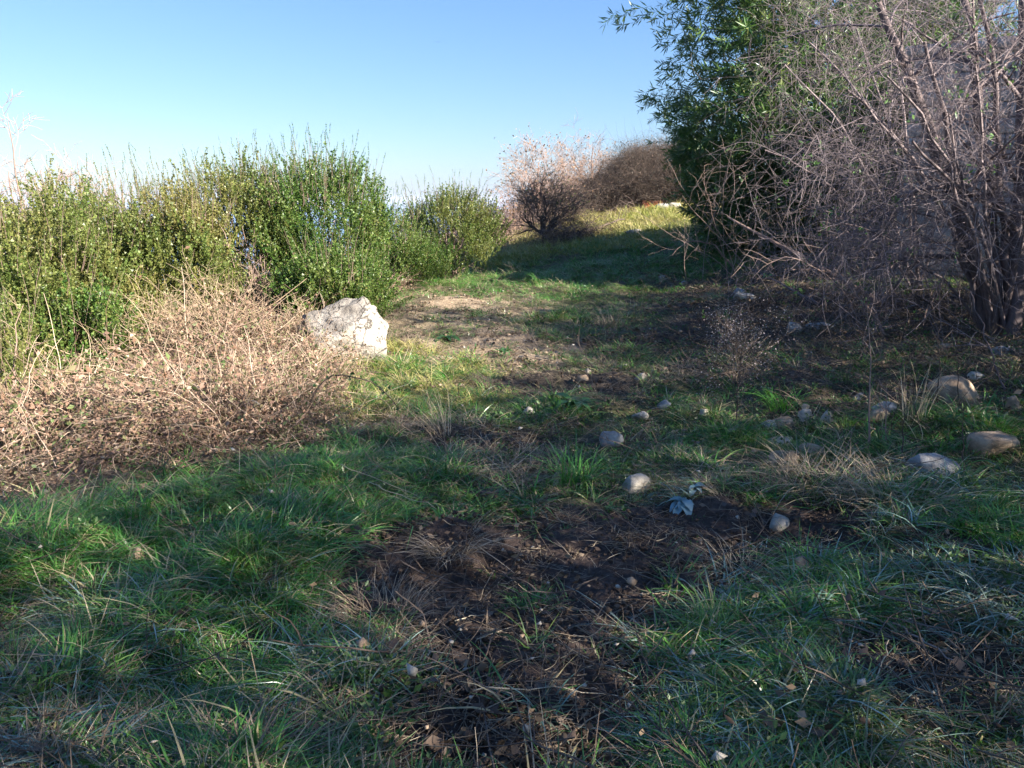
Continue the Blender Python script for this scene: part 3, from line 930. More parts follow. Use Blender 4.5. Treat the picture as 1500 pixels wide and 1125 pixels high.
# ------------------------------------------------------------------ stones and boulder
def rock_mesh(name, sx, sy, sz, mat, seed, sub=3, sharp=1.0, smooth=False):
    rg = np.random.default_rng(seed)
    import bmesh
    bm = bmesh.new()
    bmesh.ops.create_icosphere(bm, subdivisions=sub, radius=1.0)
    P = np.array([v.co[:] for v in bm.verts])
    F = np.array([[v.index for v in f.verts] for f in bm.faces])
    bm.free()
    r = np.ones(len(P))
    for _ in range(13):                                         # planes chop the ball into a broken stone
        nrm = rg.normal(size=3); nrm /= np.linalg.norm(nrm)
        dcut = rg.uniform(.45, .80)
        t = P @ nrm
        r = np.where(t * r > dcut, dcut / np.maximum(t, 1e-3), r)
    P = P * r[:, None]
    for f_, a_ in ((2.1, .06), (5.0, .035), (11, .03)):
        P = P * (1 + a_ * sharp * (fbm(P[:, 0] * f_ + seed + 3.3 * P[:, 2] * f_, P[:, 1] * f_ + 1.7 * P[:, 2] * f_, 2, seed) - .5)[:, None] * 2)
    P = P * np.array([sx, sy, sz])
    g = Geo(); g.add(P, T=F)
    return g.mesh(name, mat, smooth)

bx, by = spot(512, 535)
bo = put('boulder', rock_mesh('boulder', .72, .54, .58, M['boulder'], 27, 5, 1.2, True), loc=(bx - .10, by + .42, float(ground_h(bx, by + .4)) + .13))
bo.rotation_euler = (0.05, -.06, .5)
bo['label'] = 'large white limestone boulder sunlit at the edge of the brambles'; bo['category'] = 'boulder'

STONES = [  # photo x, y (base), width px, height px, material, label
    (775, 606, 24, 13, 'stone', 'small smooth white stone at the tip of the sunlit grass'),
    (893, 655, 34, 24, 'greystone', 'mottled bluish grey stone behind the bright grass tuft'),
    (817, 714, 20, 18, 'tanstone', 'small round tan stone left of the bright grass tuft'),
    (930, 724, 44, 30, 'stone', 'pale grey lump of limestone, largest stone in the middle of the grass'),
    (935, 695, 20, 14, 'tanstone', 'small brown stone just behind the pale grey lump'),
    (940, 558, 20, 11, 'stone', 'white elongated stone on the mound of turned soil'),
    (855, 560, 22, 12, 'tanstone', 'flat tan stone half buried left on the soil mound'),
    (862, 548, 10, 9, 'stone', 'tiny white pebble upright on the soil mound'),
    (940, 618, 30, 13, 'stone', 'pale flat stone in the grass behind the grey lump'),
    (976, 600, 22, 13, 'greystone', 'grey stone in the grass left of the dry seed plant'),
    (1032, 609, 14, 11, 'stone', 'small pale stone just left of the dry seed plant'),
    (1074, 640, 26, 11, 'stone', 'white stone at the foot of the dry seed plant'),
    (1143, 781, 30, 24, 'stone', 'pale angular stone alone on the dark soil'),
    (1057, 867, 18, 13, 'greystone', 'small grey stone on bare soil near the camera'),
    (1012, 866, 13, 10, 'tanstone', 'tan pebble on bare soil beside the grey stone'),
    (1183, 615, 22, 12, 'stone', 'small white stone leaning on a tan one right of the seed plant'),
    (1157, 627, 34, 17, 'tanstone', 'tan oblong stone touching a small white one'),
    (1131, 630, 22, 14, 'greystone', 'dull grey stone left of the tan oblong stone'),
    (1212, 619, 18, 15, 'stone', 'pale upright stone at the right end of the stone cluster'),
    (1180, 602, 12, 10, 'stone', 'tiny white stone behind the stone cluster'),
    (1146, 658, 40, 15, 'stone', 'flat pale stone resting against the big brown stones'),
    (1155, 685, 48, 28, 'tanstone', 'chunky reddish brown stone in front of the flat pale one'),
    (1188, 672, 40, 16, 'tanstone', 'long low brown stone right of the chunky one'),
    (1304, 607, 32, 14, 'greystone', 'grey brown stone behind another at the foot of the weeds'),
    (1292, 616, 36, 14, 'tanstone', 'tan stone in front of a grey one among the weeds'),
    (1407, 595, 86, 34, 'tanstone', 'big flat tan rock in front of the tree stems'),
    (1434, 558, 24, 12, 'stone', 'pale oblong stone lying behind the big flat tan rock'),
    (1258, 590, 16, 11, 'greystone', 'grey pebble among weed stems left of the big rock'),
    (1465, 668, 56, 32, 'tanstone', 'brownish rock half sunk in grass near the right edge'),
    (1382, 702, 58, 28, 'greystone', 'grey domed rock on the heap of dead grass'),
    (1177, 842, 32, 18, 'tanstone', 'dull tan stone sunk in the grass right of the bare soil'),
    (194, 832, 38, 26, 'tanstone', 'tan stone alone in the shaded grass on the left'),
    (1165, 488, 30, 12, 'stone', 'pale slab fragment, left one of two under the thicket'),
    (1208, 484, 42, 10, 'greystone', 'flat grey slab fragment, right one of two under the thicket'),
    (1095, 440, 50, 12, 'stone', 'long pale stone under the fallen branches'),
    (1025, 718, 14, 9, 'tanstone', 'small orange tan stone behind the pale blue leaves'),
    (1085, 433, 18, 9, 'greystone', 'small grey stone behind the long pale stone'),
    (1475, 518, 26, 12, 'greystone', 'grey stone at the foot of the tree stems'),
    (1380, 515, 26, 10, 'tanstone', 'flat tan stone left of the tree stems'),
    (60, 727, 13, 9, 'stone', 'white pebble on the brown leafy bank, leftmost of three'),
    (88, 703, 13, 9, 'stone', 'white pebble highest up on the brown leafy bank'),
    (108, 746, 14, 9, 'stone', 'white pebble on the bank nearest the green grass'),
    (1003, 417, 12, 7, 'greystone', 'pale chip on the path below the bamboo'),
    (970, 411, 13, 7, 'stone', 'small pale stone on the far path left of the bamboo'),
    (1490, 602, 18, 16, 'tanstone', 'tan stone at the very edge beside the big flat rock'),
    (715, 545, 10, 8, 'tanstone', 'little tan stone at the edge of the dry earth'),
    (835, 590, 9, 7, 'greystone', 'tiny grey pebble under the broad-leaved plant'),
]
for k, (px, py, w, h, mt, lb) in enumerate(STONES):
    p = spotz(px, py)
    dist = math.hypot(p.x, p.y)
    W, H = w / FOC * dist * 1.0, h / FOC * dist * 1.1
    me = rock_mesh('stone', W * .66, W * random.uniform(.42, .55), H * .85, M[mt], 100 + k, 3, 1.0)
    o = put('stone', me, loc=(p.x, p.y + W * .3, float(ground_h(p.x, p.y + W * .3)) + H * .17))
    o.rotation_euler = (random.uniform(-.12, .12), random.uniform(-.15, .15), random.uniform(-.4, .4))
    o['label'], o['category'], o['group'] = lb, 'stone', 'stones scattered in the grass'

# ------------------------------------------------------------------ evergreen shrubs on the left
def shoot(length, nl, size, w=.5, bare=0.0):
    g = Geo()
    pts = curve_pts((0, 0, 0), (random.gauss(0, .1), random.gauss(0, .1), 1), length, 3, .10, .0)
    tube(g, pts, .0022, .0011, 3, .1)
    t = RNG.uniform(bare, 1, nl) * 1.999
    Pp = np.array([np.array(pts[int(q)]) * (1 - q % 1) + np.array(pts[int(q) + 1]) * (q % 1) for q in t])
    az = RNG.uniform(0, 6.28, nl)
    leaflets(g, Pp, np.stack([np.cos(az), np.sin(az), RNG.uniform(.3, 1.4, nl)], -1), size, w)
    return g

SH = [shoot(.36, 46, .027, .6) for _ in range(6)]
def shrub(name, label, cx, cy, rx, ry, htop, dens, tint, tintv, nspike=40, bare=0.0, sink=.1, lean=(0, 0), size=1.0, zb=None, group='evergreen shrubs on the left bank'):
    """Bush of upright leafy shoots: stems fan from the root, shoots fill an uneven crown."""
    zb = float(ground_h(cx, cy)) if zb is None else zb
    H = htop - zb
    t = thing(name, label, 'shrub', (cx, cy, zb), 0, group)
    n = int(dens * 1.38)
    u = RNG.normal(size=(n * 2, 3)); u /= np.linalg.norm(u, axis=1)[:, None]
    rr = RNG.uniform(.35, 1, n * 2) ** .45
    seed = random.randint(0, 999)
    lump = 1 + .5 * (fbm(u[:, 0] * 2.3 + seed + u[:, 2] * 2, u[:, 1] * 2.3 + u[:, 2] * 1.3, 3, seed) - .5) * 2
    P = u * rr[:, None] * lump[:, None]
    hole = fbm(P[:, 0] * 3 + 5 + P[:, 2] * 2.1, P[:, 1] * 3 + P[:, 2] * 1.9, 2, seed + 5)
    P = P[hole > .42][:n]
    n = len(P)
    P[:, 2] = P[:, 2] * .46 + .50
    P = P * np.array([rx, ry, H])
    P[:, 0] += lean[0] * P[:, 2]; P[:, 1] += lean[1] * P[:, 2]
    P[:, 2] = np.maximum(P[:, 2], .02 + .1 * RNG.uniform(0, 1, n))
    D = np.stack([P[:, 0] / rx * .45, P[:, 1] / ry * .45, 1 + 0 * P[:, 0]], -1) + RNG.normal(0, .28, (n, 3))
    S = RNG.uniform(.7, 1.25, n) * size
    tn = np.clip(tint + tintv * (fbm(P[:, 0] * 2 + seed, P[:, 2] * 2 + P[:, 1], 3, seed) - .5) * 2 + RNG.normal(0, .08, n), 0, 1)
    # spikes standing out of the top
    m_ = int(nspike * 1.5)
    a = RNG.uniform(0, 6.28, m_); q = np.sqrt(RNG.uniform(0, 1, m_)) * .85
    SP = []
    gsp = Geo()
    for z_ in range(m_):
        p0 = Vector((q[z_] * math.cos(a[z_]) * rx, q[z_] * math.sin(a[z_]) * ry, H * (.72 + .2 * (1 - q[z_])) ))
        pts = curve_pts(p0, (math.cos(a[z_]) * .35 * q[z_], math.sin(a[z_]) * .35 * q[z_], 1), random.uniform(.25, .75), 5, .07, 0)
        tube(gsp, pts, .003, .0012, 3, .2)
        for k_ in range(1, 5):
            if random.random() < .75: SP.append((pts[k_], Vector(pts[k_]) - Vector(pts[k_ - 1])))
    P = np.concatenate([P, np.array([s[0] for s in SP]).reshape(-1, 3)])
    D = np.concatenate([D, np.array([tuple(s[1].normalized()) for s in SP]).reshape(-1, 3)])
    S = np.concatenate([S, RNG.uniform(.25, .5, len(SP))])
    tn = np.concatenate([tn, np.full(len(SP), tint * .7)])
    baked('foliage', SH, P, D, S, M['shrub'], tn, t, kind='stuff')
    g = Geo()
    for _ in range(16):
        i_ = random.randrange(len(P))
        e = Vector(P[i_] * .8)
        pts = bez((random.gauss(0, .08), random.gauss(0, .08), -sink), (e.x * .3, e.y * .3, e.z * .6), e, 8, .012)
        branch(g, pts, .014, .003, 1, [(5, .35, .5, .12, .02)])
    V1 = g; V2 = gsp
    a1 = V1.arrays(); a2 = V2.arrays()
    V1.add(a2[0], T=a2[1], Q=a2[2], var=a2[3])
    put('stems', V1.mesh('stems', M['pinkbark'], True), t, kind='stuff')
    return t

def px_shrub(label, px, ptop, Y, halfpx, ry, dens, tint, tintv, **kw):
    P_ = at(px, ptop + 20, Y)
    shrub('evergreen_shrub', label, P_.x, Y, halfpx / FOC * Y * 1.0, ry, P_.z, dens, tint, tintv, **kw)

px_shrub('low olive green shrub at the far left edge, below pink bare trees', 15, 305, 7.6, 115, .9, 900, .35, .5, nspike=30)
px_shrub('yellowish green shrub second from the left edge of the hedge', 120, 275, 8.6, 100, .9, 900, .45, .5, nspike=40)
px_shrub('spiky olive shrub in the middle of the hedge above the tan bare bush', 245, 250, 9.4, 95, .9, 1000, .55, .5, nspike=60)
px_shrub('tall dark-topped shrub rising above the middle of the hedge', 355, 228, 10.6, 90, 1.0, 1050, .35, .5, nspike=70)
px_shrub('tallest deep green shrub behind the white boulder', 465, 228, 10.8, 95, 1.0, 1300, .05, .35, nspike=90)
px_shrub('low bright green bush directly behind the white boulder', 490, 372, 9.2, 75, .6, 700, .0, .3, nspike=20)
px_shrub('thin see-through shrub right of the tallest green one', 560, 305, 13.2, 55, .7, 260, .1, .3, nspike=60)
px_shrub('round yellow-green shrub standing alone at the end of the hedge', 655, 272, 15.6, 66, .95, 1100, .35, .6, nspike=50)
px_shrub('dark green undergrowth bush left of the round yellow-green one', 590, 345, 14.0, 60, .7, 500, .05, .3, nspike=20)
px_shrub('pale olive shrub filling in behind the first two of the hedge', 70, 290, 11.0, 95, .8, 900, .5, .4, nspike=30)
px_shrub('olive shrub half hidden behind the second and the spiky one', 185, 272, 11.6, 85, .8, 900, .5, .4, nspike=30)
px_shrub('olive bush in the dip between the spiky shrub and the dark-topped one', 345, 290, 11.4, 55, .6, 480, .35, .4, nspike=16)
px_shrub('low green bush hanging over the bank at the far left', 90, 430, 7.2, 90, .6, 520, .15, .4, nspike=10)
px_shrub('small bright green bush at the left edge in front of the others', 0, 455, 6.0, 30, .3, 160, .3, .4, nspike=6, size=.7)

# unseen laurels added on the right, leaf density set to thin the sun
LAUREL = [shoot(.36, 26, .035, .6) for _ in range(3)]
SCREEN = [(8.0, 8.0, 4.0), (7.9, 6.5, 4.1), (8.0, 5.0, 3.9), (7.9, 3.5, 4.2), (7.7, 2.0, 4.4), (7.0, .9, 4.8), (6.1, .2, 4.7), (5.5, -1.0, 5.0), (5.6, -2.5, 5.1), (5.9, -4.0, 5.4), (6.4, -5.4, 5.7)]
PLACE = ['at the far end', 'second from the far end', 'third from the far end', 'fourth from the far end', 'fifth from the far end', 'at the bend', 'just before the bend', 'fourth from the near end', 'third from the near end', 'second from the near end', 'at the near end']
for k_, (tx, ty, th) in enumerate(SCREEN):
    zb = float(ground_h(tx, ty))
    t = thing('added_laurel', 'tall unseen laurel added to shade the path, ' + PLACE[k_], 'tree', (tx, ty, zb), 0, 'unseen laurels added to shade the path')
    n = int(760 * th / 4.5)
    gxn, gyn = 8, 9
    gzn = n // (gxn * gyn) + 1
    n = gxn * gyn * gzn
    q_ = np.arange(n)
    P = np.stack([((q_ % gxn) + RNG.uniform(0, 1, n)) / gxn * 1.7 - .85, ((q_ // gxn % gyn) + RNG.uniform(0, 1, n)) / gyn * 1.9 - .95, ((q_ // (gxn * gyn)) + RNG.uniform(0, 1, n)) / gzn], -1)
    P[:, 2] = .2 + (th - zb - .2) * P[:, 2] * (1 - .10 * fbm(P[:, 0] * 3 + tx, P[:, 1] * 3 + ty, 2, 5))
    baked('foliage', LAUREL, P, np.stack([P[:, 0] * .5, P[:, 1] * .5, 1 + 0 * P[:, 0]], -1) + RNG.normal(0, .4, (n, 3)), RNG.uniform(1.25, 1.7, n), M['shrub'], RNG.uniform(0, .4, n), t, kind='stuff')
    g = Geo()
    for _ in range(7):
        e = Vector((random.uniform(-.7, .7), random.uniform(-.8, .8), (th - zb) * random.uniform(.6, .95)))
        branch(g, bez((random.gauss(0, .08), random.gauss(0, .08), -.2), (e.x * .3, e.y * .3, e.z * .5), e, 8, .02), .035, .008, 1, [(6, .7, .5, .12, .02)])
    put('trunk', g.mesh('trunk', M['darkbark'], True), t)

# ------------------------------------------------------------------ bare tan bushes in front of the hedge
def bare_bush(label, px, py, Y, h, w, n, name='bare_bush', mat='tan', r0=.014, group='leafless bushes on the left bank', zb=None, spec=None):
    P_ = at(px, py, Y)
    z = float(ground_h(P_.x, Y)) + .02 if zb is None else zb
    h *= .85
    t = thing(name, label, 'bush', (P_.x, Y, z), 0, group)
    g = Geo()
    for _ in range(n):
        e = Vector((random.gauss(0, w * .5), random.gauss(0, w * .35), h * random.uniform(.65, 1.05)))
        pts = bez((random.gauss(0, .06), random.gauss(0, .06), -.1), (e.x * .25, e.y * .25, e.z * .5), e, 9, .02)
        branch(g, pts, random.uniform(.7, 1.2) * r0, .003, 2, spec or [(5, .38, .5, .16, .02), (4, .2, .5, .15, .0)])
    put('branches', g.mesh('branches', M[mat], True), t)
    return t
bare_bush('pale tan leafless bush fanning out left of the boulder, largest of the bare ones', 215, 500, 7.4, 1.05, 1.1, 18)
bare_bush('pale tan leafless bush between the largest bare one and the boulder', 320, 480, 7.9, .95, .9, 14)
bare_bush('short tan leafless bush close behind the brambles at the left edge', 60, 560, 6.4, .7, .9, 12)
bare_bush('grey brown leafless brush inside the tall shrubs', 375, 400, 9.8, 1.75, .7, 9, mat='pinkbark')
bare_bush('small tan twiggy bush close to the left side of the boulder', 410, 505, 7.7, .5, .6, 9, r0=.009)

# ------------------------------------------------------------------ bamboo on the right
SPR = []
for _ in range(5):
    g = Geo()
    pts = curve_pts((0, 0, 0), (0, 0, 1), .36, 4, .12, 0)
    tube(g, pts, .0018, .001, 3, .3)
    nl = 20
    t = RNG.uniform(.1, 1, nl) * 2.999
    Pp = np.array([np.array(pts[int(q)]) * (1 - q % 1) + np.array(pts[int(q) + 1]) * (q % 1) for q in t])
    az = RNG.uniform(0, 6.28, nl)
    leaves(g, Pp, np.stack([np.cos(az) * .8, np.sin(az) * .8, RNG.uniform(.2, 1.3, nl)], -1), .145, .14, fold=.2)
    SPR.append(g)
BX, BY = 5.85, 15.4
bz = float(ground_h(BX, BY))
bamboo = thing('bamboo_clump', 'tall dense dark green bamboo clump arching over the path', 'bamboo', (BX, BY, bz))
gc = Geo()
SP, SD, SS, ST = [], [], [], []
for c_ in range(120):
    a = random.uniform(0, 6.28)
    q = math.sqrt(random.random())
    b0 = Vector((q * 1.7 * math.cos(a), q * 1.15 * math.sin(a), -.2))
    H = random.uniform(4.4, 7.2) * (1.0 - .15 * q)
    out = Vector((math.cos(a), math.sin(a), 0)) * (0.3 + q) * random.uniform(.5, 1.5)
    if out.y > 0: out.y *= .25
    if random.random() < .3: H *= random.uniform(.3, .6)
    pts = bez(b0, b0 + out * .15 + Vector((0, 0, H * .7)), b0 + out * .95 + Vector((0, 0, H)), 14, .01)
    tube(gc, pts, .016, .004, 5, random.random())
    for k in range(int(86 * H / 6)):
        t = random.uniform(.03, 1) ** .8 * 12.99
        p = Vector(pts[int(t)]).lerp(Vector(pts[int(t) + 1]), t % 1)
        aa = random.uniform(0, 6.28)
        o_ = Vector((math.cos(aa), math.sin(aa), 0)) + out.normalized() * .7
        rr = random.uniform(.05, .55)
        SP.append(tuple(p + o_ * rr)); SS.append(random.uniform(.8, 1.35)); ST.append(max(0, min(1, random.gauss(.15, .2))))
        SD.append((o_.x, o_.y, random.uniform(-.9, .35)))
# skirt of low shoots on the path side
for k in range(900):
    a = random.uniform(2.4, 5.4)
    z = random.uniform(0, 1) ** 1.2 * 2.6
    rad = 1.75 + .35 * z + random.uniform(-.35, .2)
    SP.append((rad * math.cos(a), rad * .9 * math.sin(a), z + .1)); SD.append((math.cos(a), math.sin(a), random.uniform(-.8, .5)))
    SS.append(random.uniform(.8, 1.2)); ST.append(.05)
put('culms', gc.mesh('culms', M['culm'], True), bamboo, kind='stuff')
baked('foliage', SPR, SP, SD, SS, M['bamboo'], ST, bamboo, kind='stuff')

# ------------------------------------------------------------------ bare multi-stemmed trees on the right
def stems_tree(name, label, base, stems, mat, spec, leafy=0, cat='tree', group=None):
    """stems: (end point, thickness, bulge) - one tapering trunk each, with drooping whips."""
    t = thing(name, label, cat, tuple(base), 0, group)
    tips = []
    for (e, r, bul, lv) in stems:
        if r < .06: r *= .8
        g = Geo()
        e = Vector(e) - base
        s0 = Vector((random.gauss(0, .09), random.gauss(0, .09), -.15))
        mid = s0.lerp(e, .5) + Vector(bul)
        pts = bez(s0, mid, e, 12, .012 + r * .15)
        branch(g, pts, r, r * .35, lv, spec[-lv:] if lv else spec, tips)
        put('trunk', g.mesh('trunk', M[mat], True), t)
    if leafy and tips:
        g = Geo()
        sel = random.sample(tips, min(len(tips), leafy))
        for p, d in sel:
            m_ = 6
            leaves(g, np.array(p)[None] + RNG.normal(0, .02, (m_, 3)), RNG.normal(0, 1, (m_, 3)) + np.array([0, 0, .6]), .04, .5, var=.95)
        put('young_leaves', g.mesh('young_leaves', M['weed']), t, kind='stuff')
    return t

B1 = spotz(1468, 487)
Yb = B1.y
SPEC = [(11, 1.2, .62, .10, -.06), (8, .72, .6, .13, -.06), (4, .36, .6, .15, -.04)]
stems = []
for (px, py, Y, r, bul, lv) in [
        (1290, 5, Yb + .2, .085, (.10, 0, .15), 3), (1350, 60, Yb - .2, .05, (-.05, 0, .3), 3), (1405, -60, Yb + .5, .07, (0, 0, .2), 3),
        (1440, -20, Yb + .1, .055, (.05, 0, .0), 3), (1500, -60, Yb + .6, .08, (.1, 0, .1), 3), (1560, 20, Yb, .05, (.2, 0, .1), 2),
        (1335, 205, Yb - .9, .035, (.15, 0, .45), 3), (1240, 130, Yb - .3, .035, (.1, 0, .55), 3), (1180, 60, Yb + .9, .03, (.1, 0, .5), 3),
        (1230, 330, Yb - .3, .022, (.0, 0, .5), 3), (1390, 170, Yb - .5, .03, (-.1, 0, .2), 2), (1530, 180, Yb - .7, .035, (.1, 0, .2), 3), (1430, 90, Yb - .8, .03, (.0, 0, .35), 3), (1300, 110, Yb - .9, .028, (.1, 0, .5), 3)]:
    stems.append((at(px, py, Y), r, bul, lv))
stems_tree('multi_stemmed_tree', 'large leafless multi-stemmed tree with drooping pale twigs at the right edge', B1, stems, 'bark', SPEC, leafy=160, group='leafless trees of the right thicket')

B2 = spotz(1345, 425)
stems = [(at(px, py, B2.y + dy), r, b, lv) for (px, py, dy, r, b, lv) in [
    (1330, 200, 0, .032, (0, 0, .1), 2), (1150, 95, -.8, .03, (.1, 0, .7), 3), (1120, 220, -.9, .026, (.1, 0, .6), 3), (1255, 40, .3, .03, (.1, 0, .4), 3), (1420, 120, 0, .03, (.1, 0, .3), 3), (1180, 300, -.8, .02, (.1, 0, .4), 3), (1290, -20, .5, .03, (.1, 0, .4), 3)]]
stems_tree('multi_stemmed_tree', 'thinner leafless tree behind the large one, twigs reaching over the bamboo', B2, stems, 'bark', SPEC, leafy=80, group='leafless trees of the right thicket')

B3 = spotz(1265, 400)
stems = [(at(px, py, B3.y + dy), r, b, lv) for (px, py, dy, r, b, lv) in [(1258, 215, 0, .028, (0, 0, .1), 2), (1205, 150, -.3, .02, (0, 0, .4), 3), (1320, 230, 0, .02, (.05, 0, .2), 2)]]
stems_tree('sapling', 'slender upright sapling in the gap between bamboo and bare trees', B3, stems, 'darkbark', SPEC, leafy=20)

# brushwood: dense knot of whips in the shade under the trees
def brush(label, px, py, n, L, mat, lean=0.0, dist=None, group='brushwood under the trees', r0=.007, up=.8):
    b = spotz(px, py)
    t = thing('brushwood', label, 'bush', tuple(b), 0, group)
    g = Geo()
    for _ in range(n):
        s0 = Vector((random.gauss(0, .45), random.gauss(0, .3), -.05))
        d = Vector((random.gauss(lean, .5), random.gauss(0, .45), up))
        pts = curve_pts(s0, d, L * random.uniform(.5, 1.2), 12, .09, -.06)
        branch(g, pts, r0 * random.uniform(.6, 1.3), .002, 2, [(5, .5, .55, .15, -.02), (3, .25, .6, .15, -.02)])
    put('whips', g.mesh('whips', M[mat], True), t, kind='stuff')
brush('tangled grey brushwood at the foot of the bamboo', 1110, 412, 20, 2.0, 'pinkbark')
brush('tangled reddish brushwood left of the large tree', 1385, 470, 22, 1.9, 'pinkbark')
brush('purplish brushwood below the block shed wall', 1300, 440, 26, 2.0, 'bark')
brush('dark brushwood between bamboo and sapling', 1210, 425, 14, 2.1, 'darkbark')

# fallen branches
def fallen(label, p0, p1, sag, r, mat='bark', name='fallen_branch', n=7, up=.25):
    a, b = Vector(p0), Vector(p1)
    o = put(name, None, loc=None) if False else None
    g = Geo()
    mid = (b - a) * .5 + Vector((0, 0, sag))
    pts = bez((0, 0, 0), mid, b - a, 14, .012)
    branch(g, pts, r, r * .35, 2, [(n, .65, .6, .13, .0), (4, .3, .6, .15, .0)])
    o = put(name, g.mesh(name, M[mat], True), loc=tuple(a))
    o['label'], o['category'], o['group'] = label, 'branch', 'fallen branches under the trees'
pA = spotz(1290, 448)
fallen('long reddish fallen branch slanting down from bamboo to thicket', pA + Vector((0, 0, .03)), at(1065, 318, pA.y + .6), .05, .042, 'pinkbark')
pA = spotz(1300, 500)
fallen('thin pale branch leaning down left of the tree stems', pA, at(1195, 345, pA.y + .3), .05, .020, 'pinkbark', n=4)
pA = spotz(1080, 405)
fallen('arched bare branch hanging over the path edge below the bamboo', pA, at(985, 372, pA.y - .4), .75, .017, 'pinkbark', n=5)
pA = spotz(1475, 585)
fallen('pale thin stick leaning against the right tree', pA, at(1420, 430, pA.y + .5), .03, .010, 'bark', n=2)
pA = spotz(1200, 452)
fallen('grey dead bough lying flat on the leaf litter', pA + Vector((0, 0, .04)), spotz(1075, 395) + Vector((0, 0, .12)), .08, .018, 'bark', n=6)
pA = spotz(1400, 480)
fallen('thin bough propped across the litter beside the trunks', pA + Vector((0, 0, .03)), at(1275, 405, pA.y + .2), .12, .012, 'darkbark', n=6)

# ------------------------------------------------------------------ plants in the grass
def stalk(label, px, py, ptop, mat='darkbark', r=.0065, side=5, lean=0.0):
    b = spotz(px, py)
    e = at(px + lean, ptop, b.y)
    o_pts = bez((0, 0, -.02), (Vector(e) - b) * .5 + Vector((random.gauss(0, .02), 0, 0)), Vector(e) - b, 9, .004)
    g = Geo()
    branch(g, o_pts, r, .0015, 1, [(side, .12, .5, .1, .02)])
    o = put('dead_weed_stalk', g.mesh('dead_weed_stalk', M[mat]), loc=tuple(b))
    o['label'], o['category'], o['group'] = label, 'weed', 'dead weed stalks standing in the grass'
stalk('tall reddish dead stalk rising in front of the fallen branches', 1272, 660, 445, 'pinkbark', .010)
stalk('dark stalk in front of the left end of the big flat rock', 1373, 600, 470, 'darkbark', .007, 6)
stalk('dark stalk before the middle of the big flat rock', 1403, 610, 520)
stalk('blackish stalk second left of the big flat rock', 1352, 640, 500, 'darkbark', .005, 5, -20)
stalk('short dark stalk beside the tan rocks among the weeds', 1325, 672, 590)
stalk('bent blackish stalk in the frosty grass, lower right', 1375, 840, 745, 'darkbark', .004, 2, -50)
stalk('thin brown stalk right of the reddish tall one', 1300, 650, 560, 'pinkbark')
stalk('thin dark stalk near the rock on the dead grass heap', 1413, 690, 585)
stalk('straight dark stalk in the grass at the lower left', 183, 965, 915, 'darkbark', .0035, 2)
stalk('pale thin stalk standing on the far path', 825, 470, 415, 'tan', .003, 2)

def seed_plant(label, px, py, ptop, w, nseed, mat_seed='seed'):
    b = spotz(px, py)
    e = at(px, ptop, b.y)
    H = (e - b).length
    t = thing('dry_seed_plant', label, 'plant', tuple(b), 0)
    g, gs = Geo(), Geo()
    tips = []
    branch(g, bez((0, 0, -.03), (0, 0, H * .5), (0.02, 0, H * .85), 8, .004), .006, .002, 2, [(34, H * .55, .45, .1, .05), (7, H * .2, .5, .12, .03)], tips)
    P = []
    for p, d in tips:
        for _ in range(max(1, nseed // max(1, len(tips)))):
            P.append(np.array(p) + RNG.normal(0, .03, 3))
    leaves(gs, np.array(P), RNG.normal(0, 1, (len(P), 3)), .010, .8)
    put('stems', g.mesh('stems', M['darkbark']), t)
    put('seed_husks', gs.mesh('seed_husks', M[mat_seed]), t, kind='stuff')
seed_plant('dry bushy plant speckled with pale seed husks', 1076, 625, 492, .3, 1700)

def rosette(name, label, px, py, n, size, w, mat, h=.1, cat='plant', up=.6):
    b = spotz(px, py)
    t = thing(name, label, cat, tuple(b), random.uniform(0, 6))
    for k in range(n):
        a = k * 2.4 + random.uniform(-.2, .2)
        L_ = size * random.uniform(.6, 1.1)
        g = Geo()
        seg = 6
        V, = [[]]
        for s in range(seg + 1):
            q = s / seg
            r = L_ * q
            z = L_ * (up * q - .75 * q * q) + h * .3 * (k / n)
            wd_ = L_ * w * .5 * math.sin(math.pi * min(1, .12 + q * .88)) ** .8
            c = np.array([r * math.cos(a), r * math.sin(a), z + .01]); sd = np.array([-math.sin(a), math.cos(a), 0]) * wd_
            fl = random.uniform(-.004, .004)
            V += [c + sd + [0, 0, wd_ * .35 + fl], c, c - sd + [0, 0, wd_ * .35 - fl]]
        Q_ = []
        for s in range(seg):
            i0 = s * 3
            Q_ += [(i0, i0 + 1, i0 + 4, i0 + 3), (i0 + 1, i0 + 2, i0 + 5, i0 + 4)]
        g.add(V, Q=Q_, var=random.random())
        put('leaf', g.mesh('leaf', M[mat], True), t)
rosette('pale_leafed_plant', 'low plant with pale blue-green leaves beside the dark soil', 1000, 745, 13, .10, .6, 'paleleaf', up=.35)
rosette('pale_leafed_plant', 'smaller pale blue-green leafed plant behind its larger twin', 1018, 722, 8, .075, .6, 'paleleaf', up=.4)
rosette('broad_leaved_plant', 'broad green rosette plant left of the pale flat stone', 842, 600, 12, .26, .28, 'weed', up=.75)
rosette('broad_leaved_plant', 'second leafy rosette close to the tip of the sunlit path', 738, 520, 10, .17, .32, 'weed', up=.7)
rosette('broad_leaved_plant', 'leafy rosette in the sunlit dry earth right of the boulder', 655, 500, 10, .22, .3, 'weed', up=.7)
rosette('pale_leafed_plant', 'thistle-like pale rosette in the lower left corner grass', 125, 1065, 9, .11, .3, 'skysheen', up=.5)
rosette('broad_leaved_plant', 'small rosette in the grass at the lower left', 95, 1085, 9, .10, .25, 'weed', up=.5)

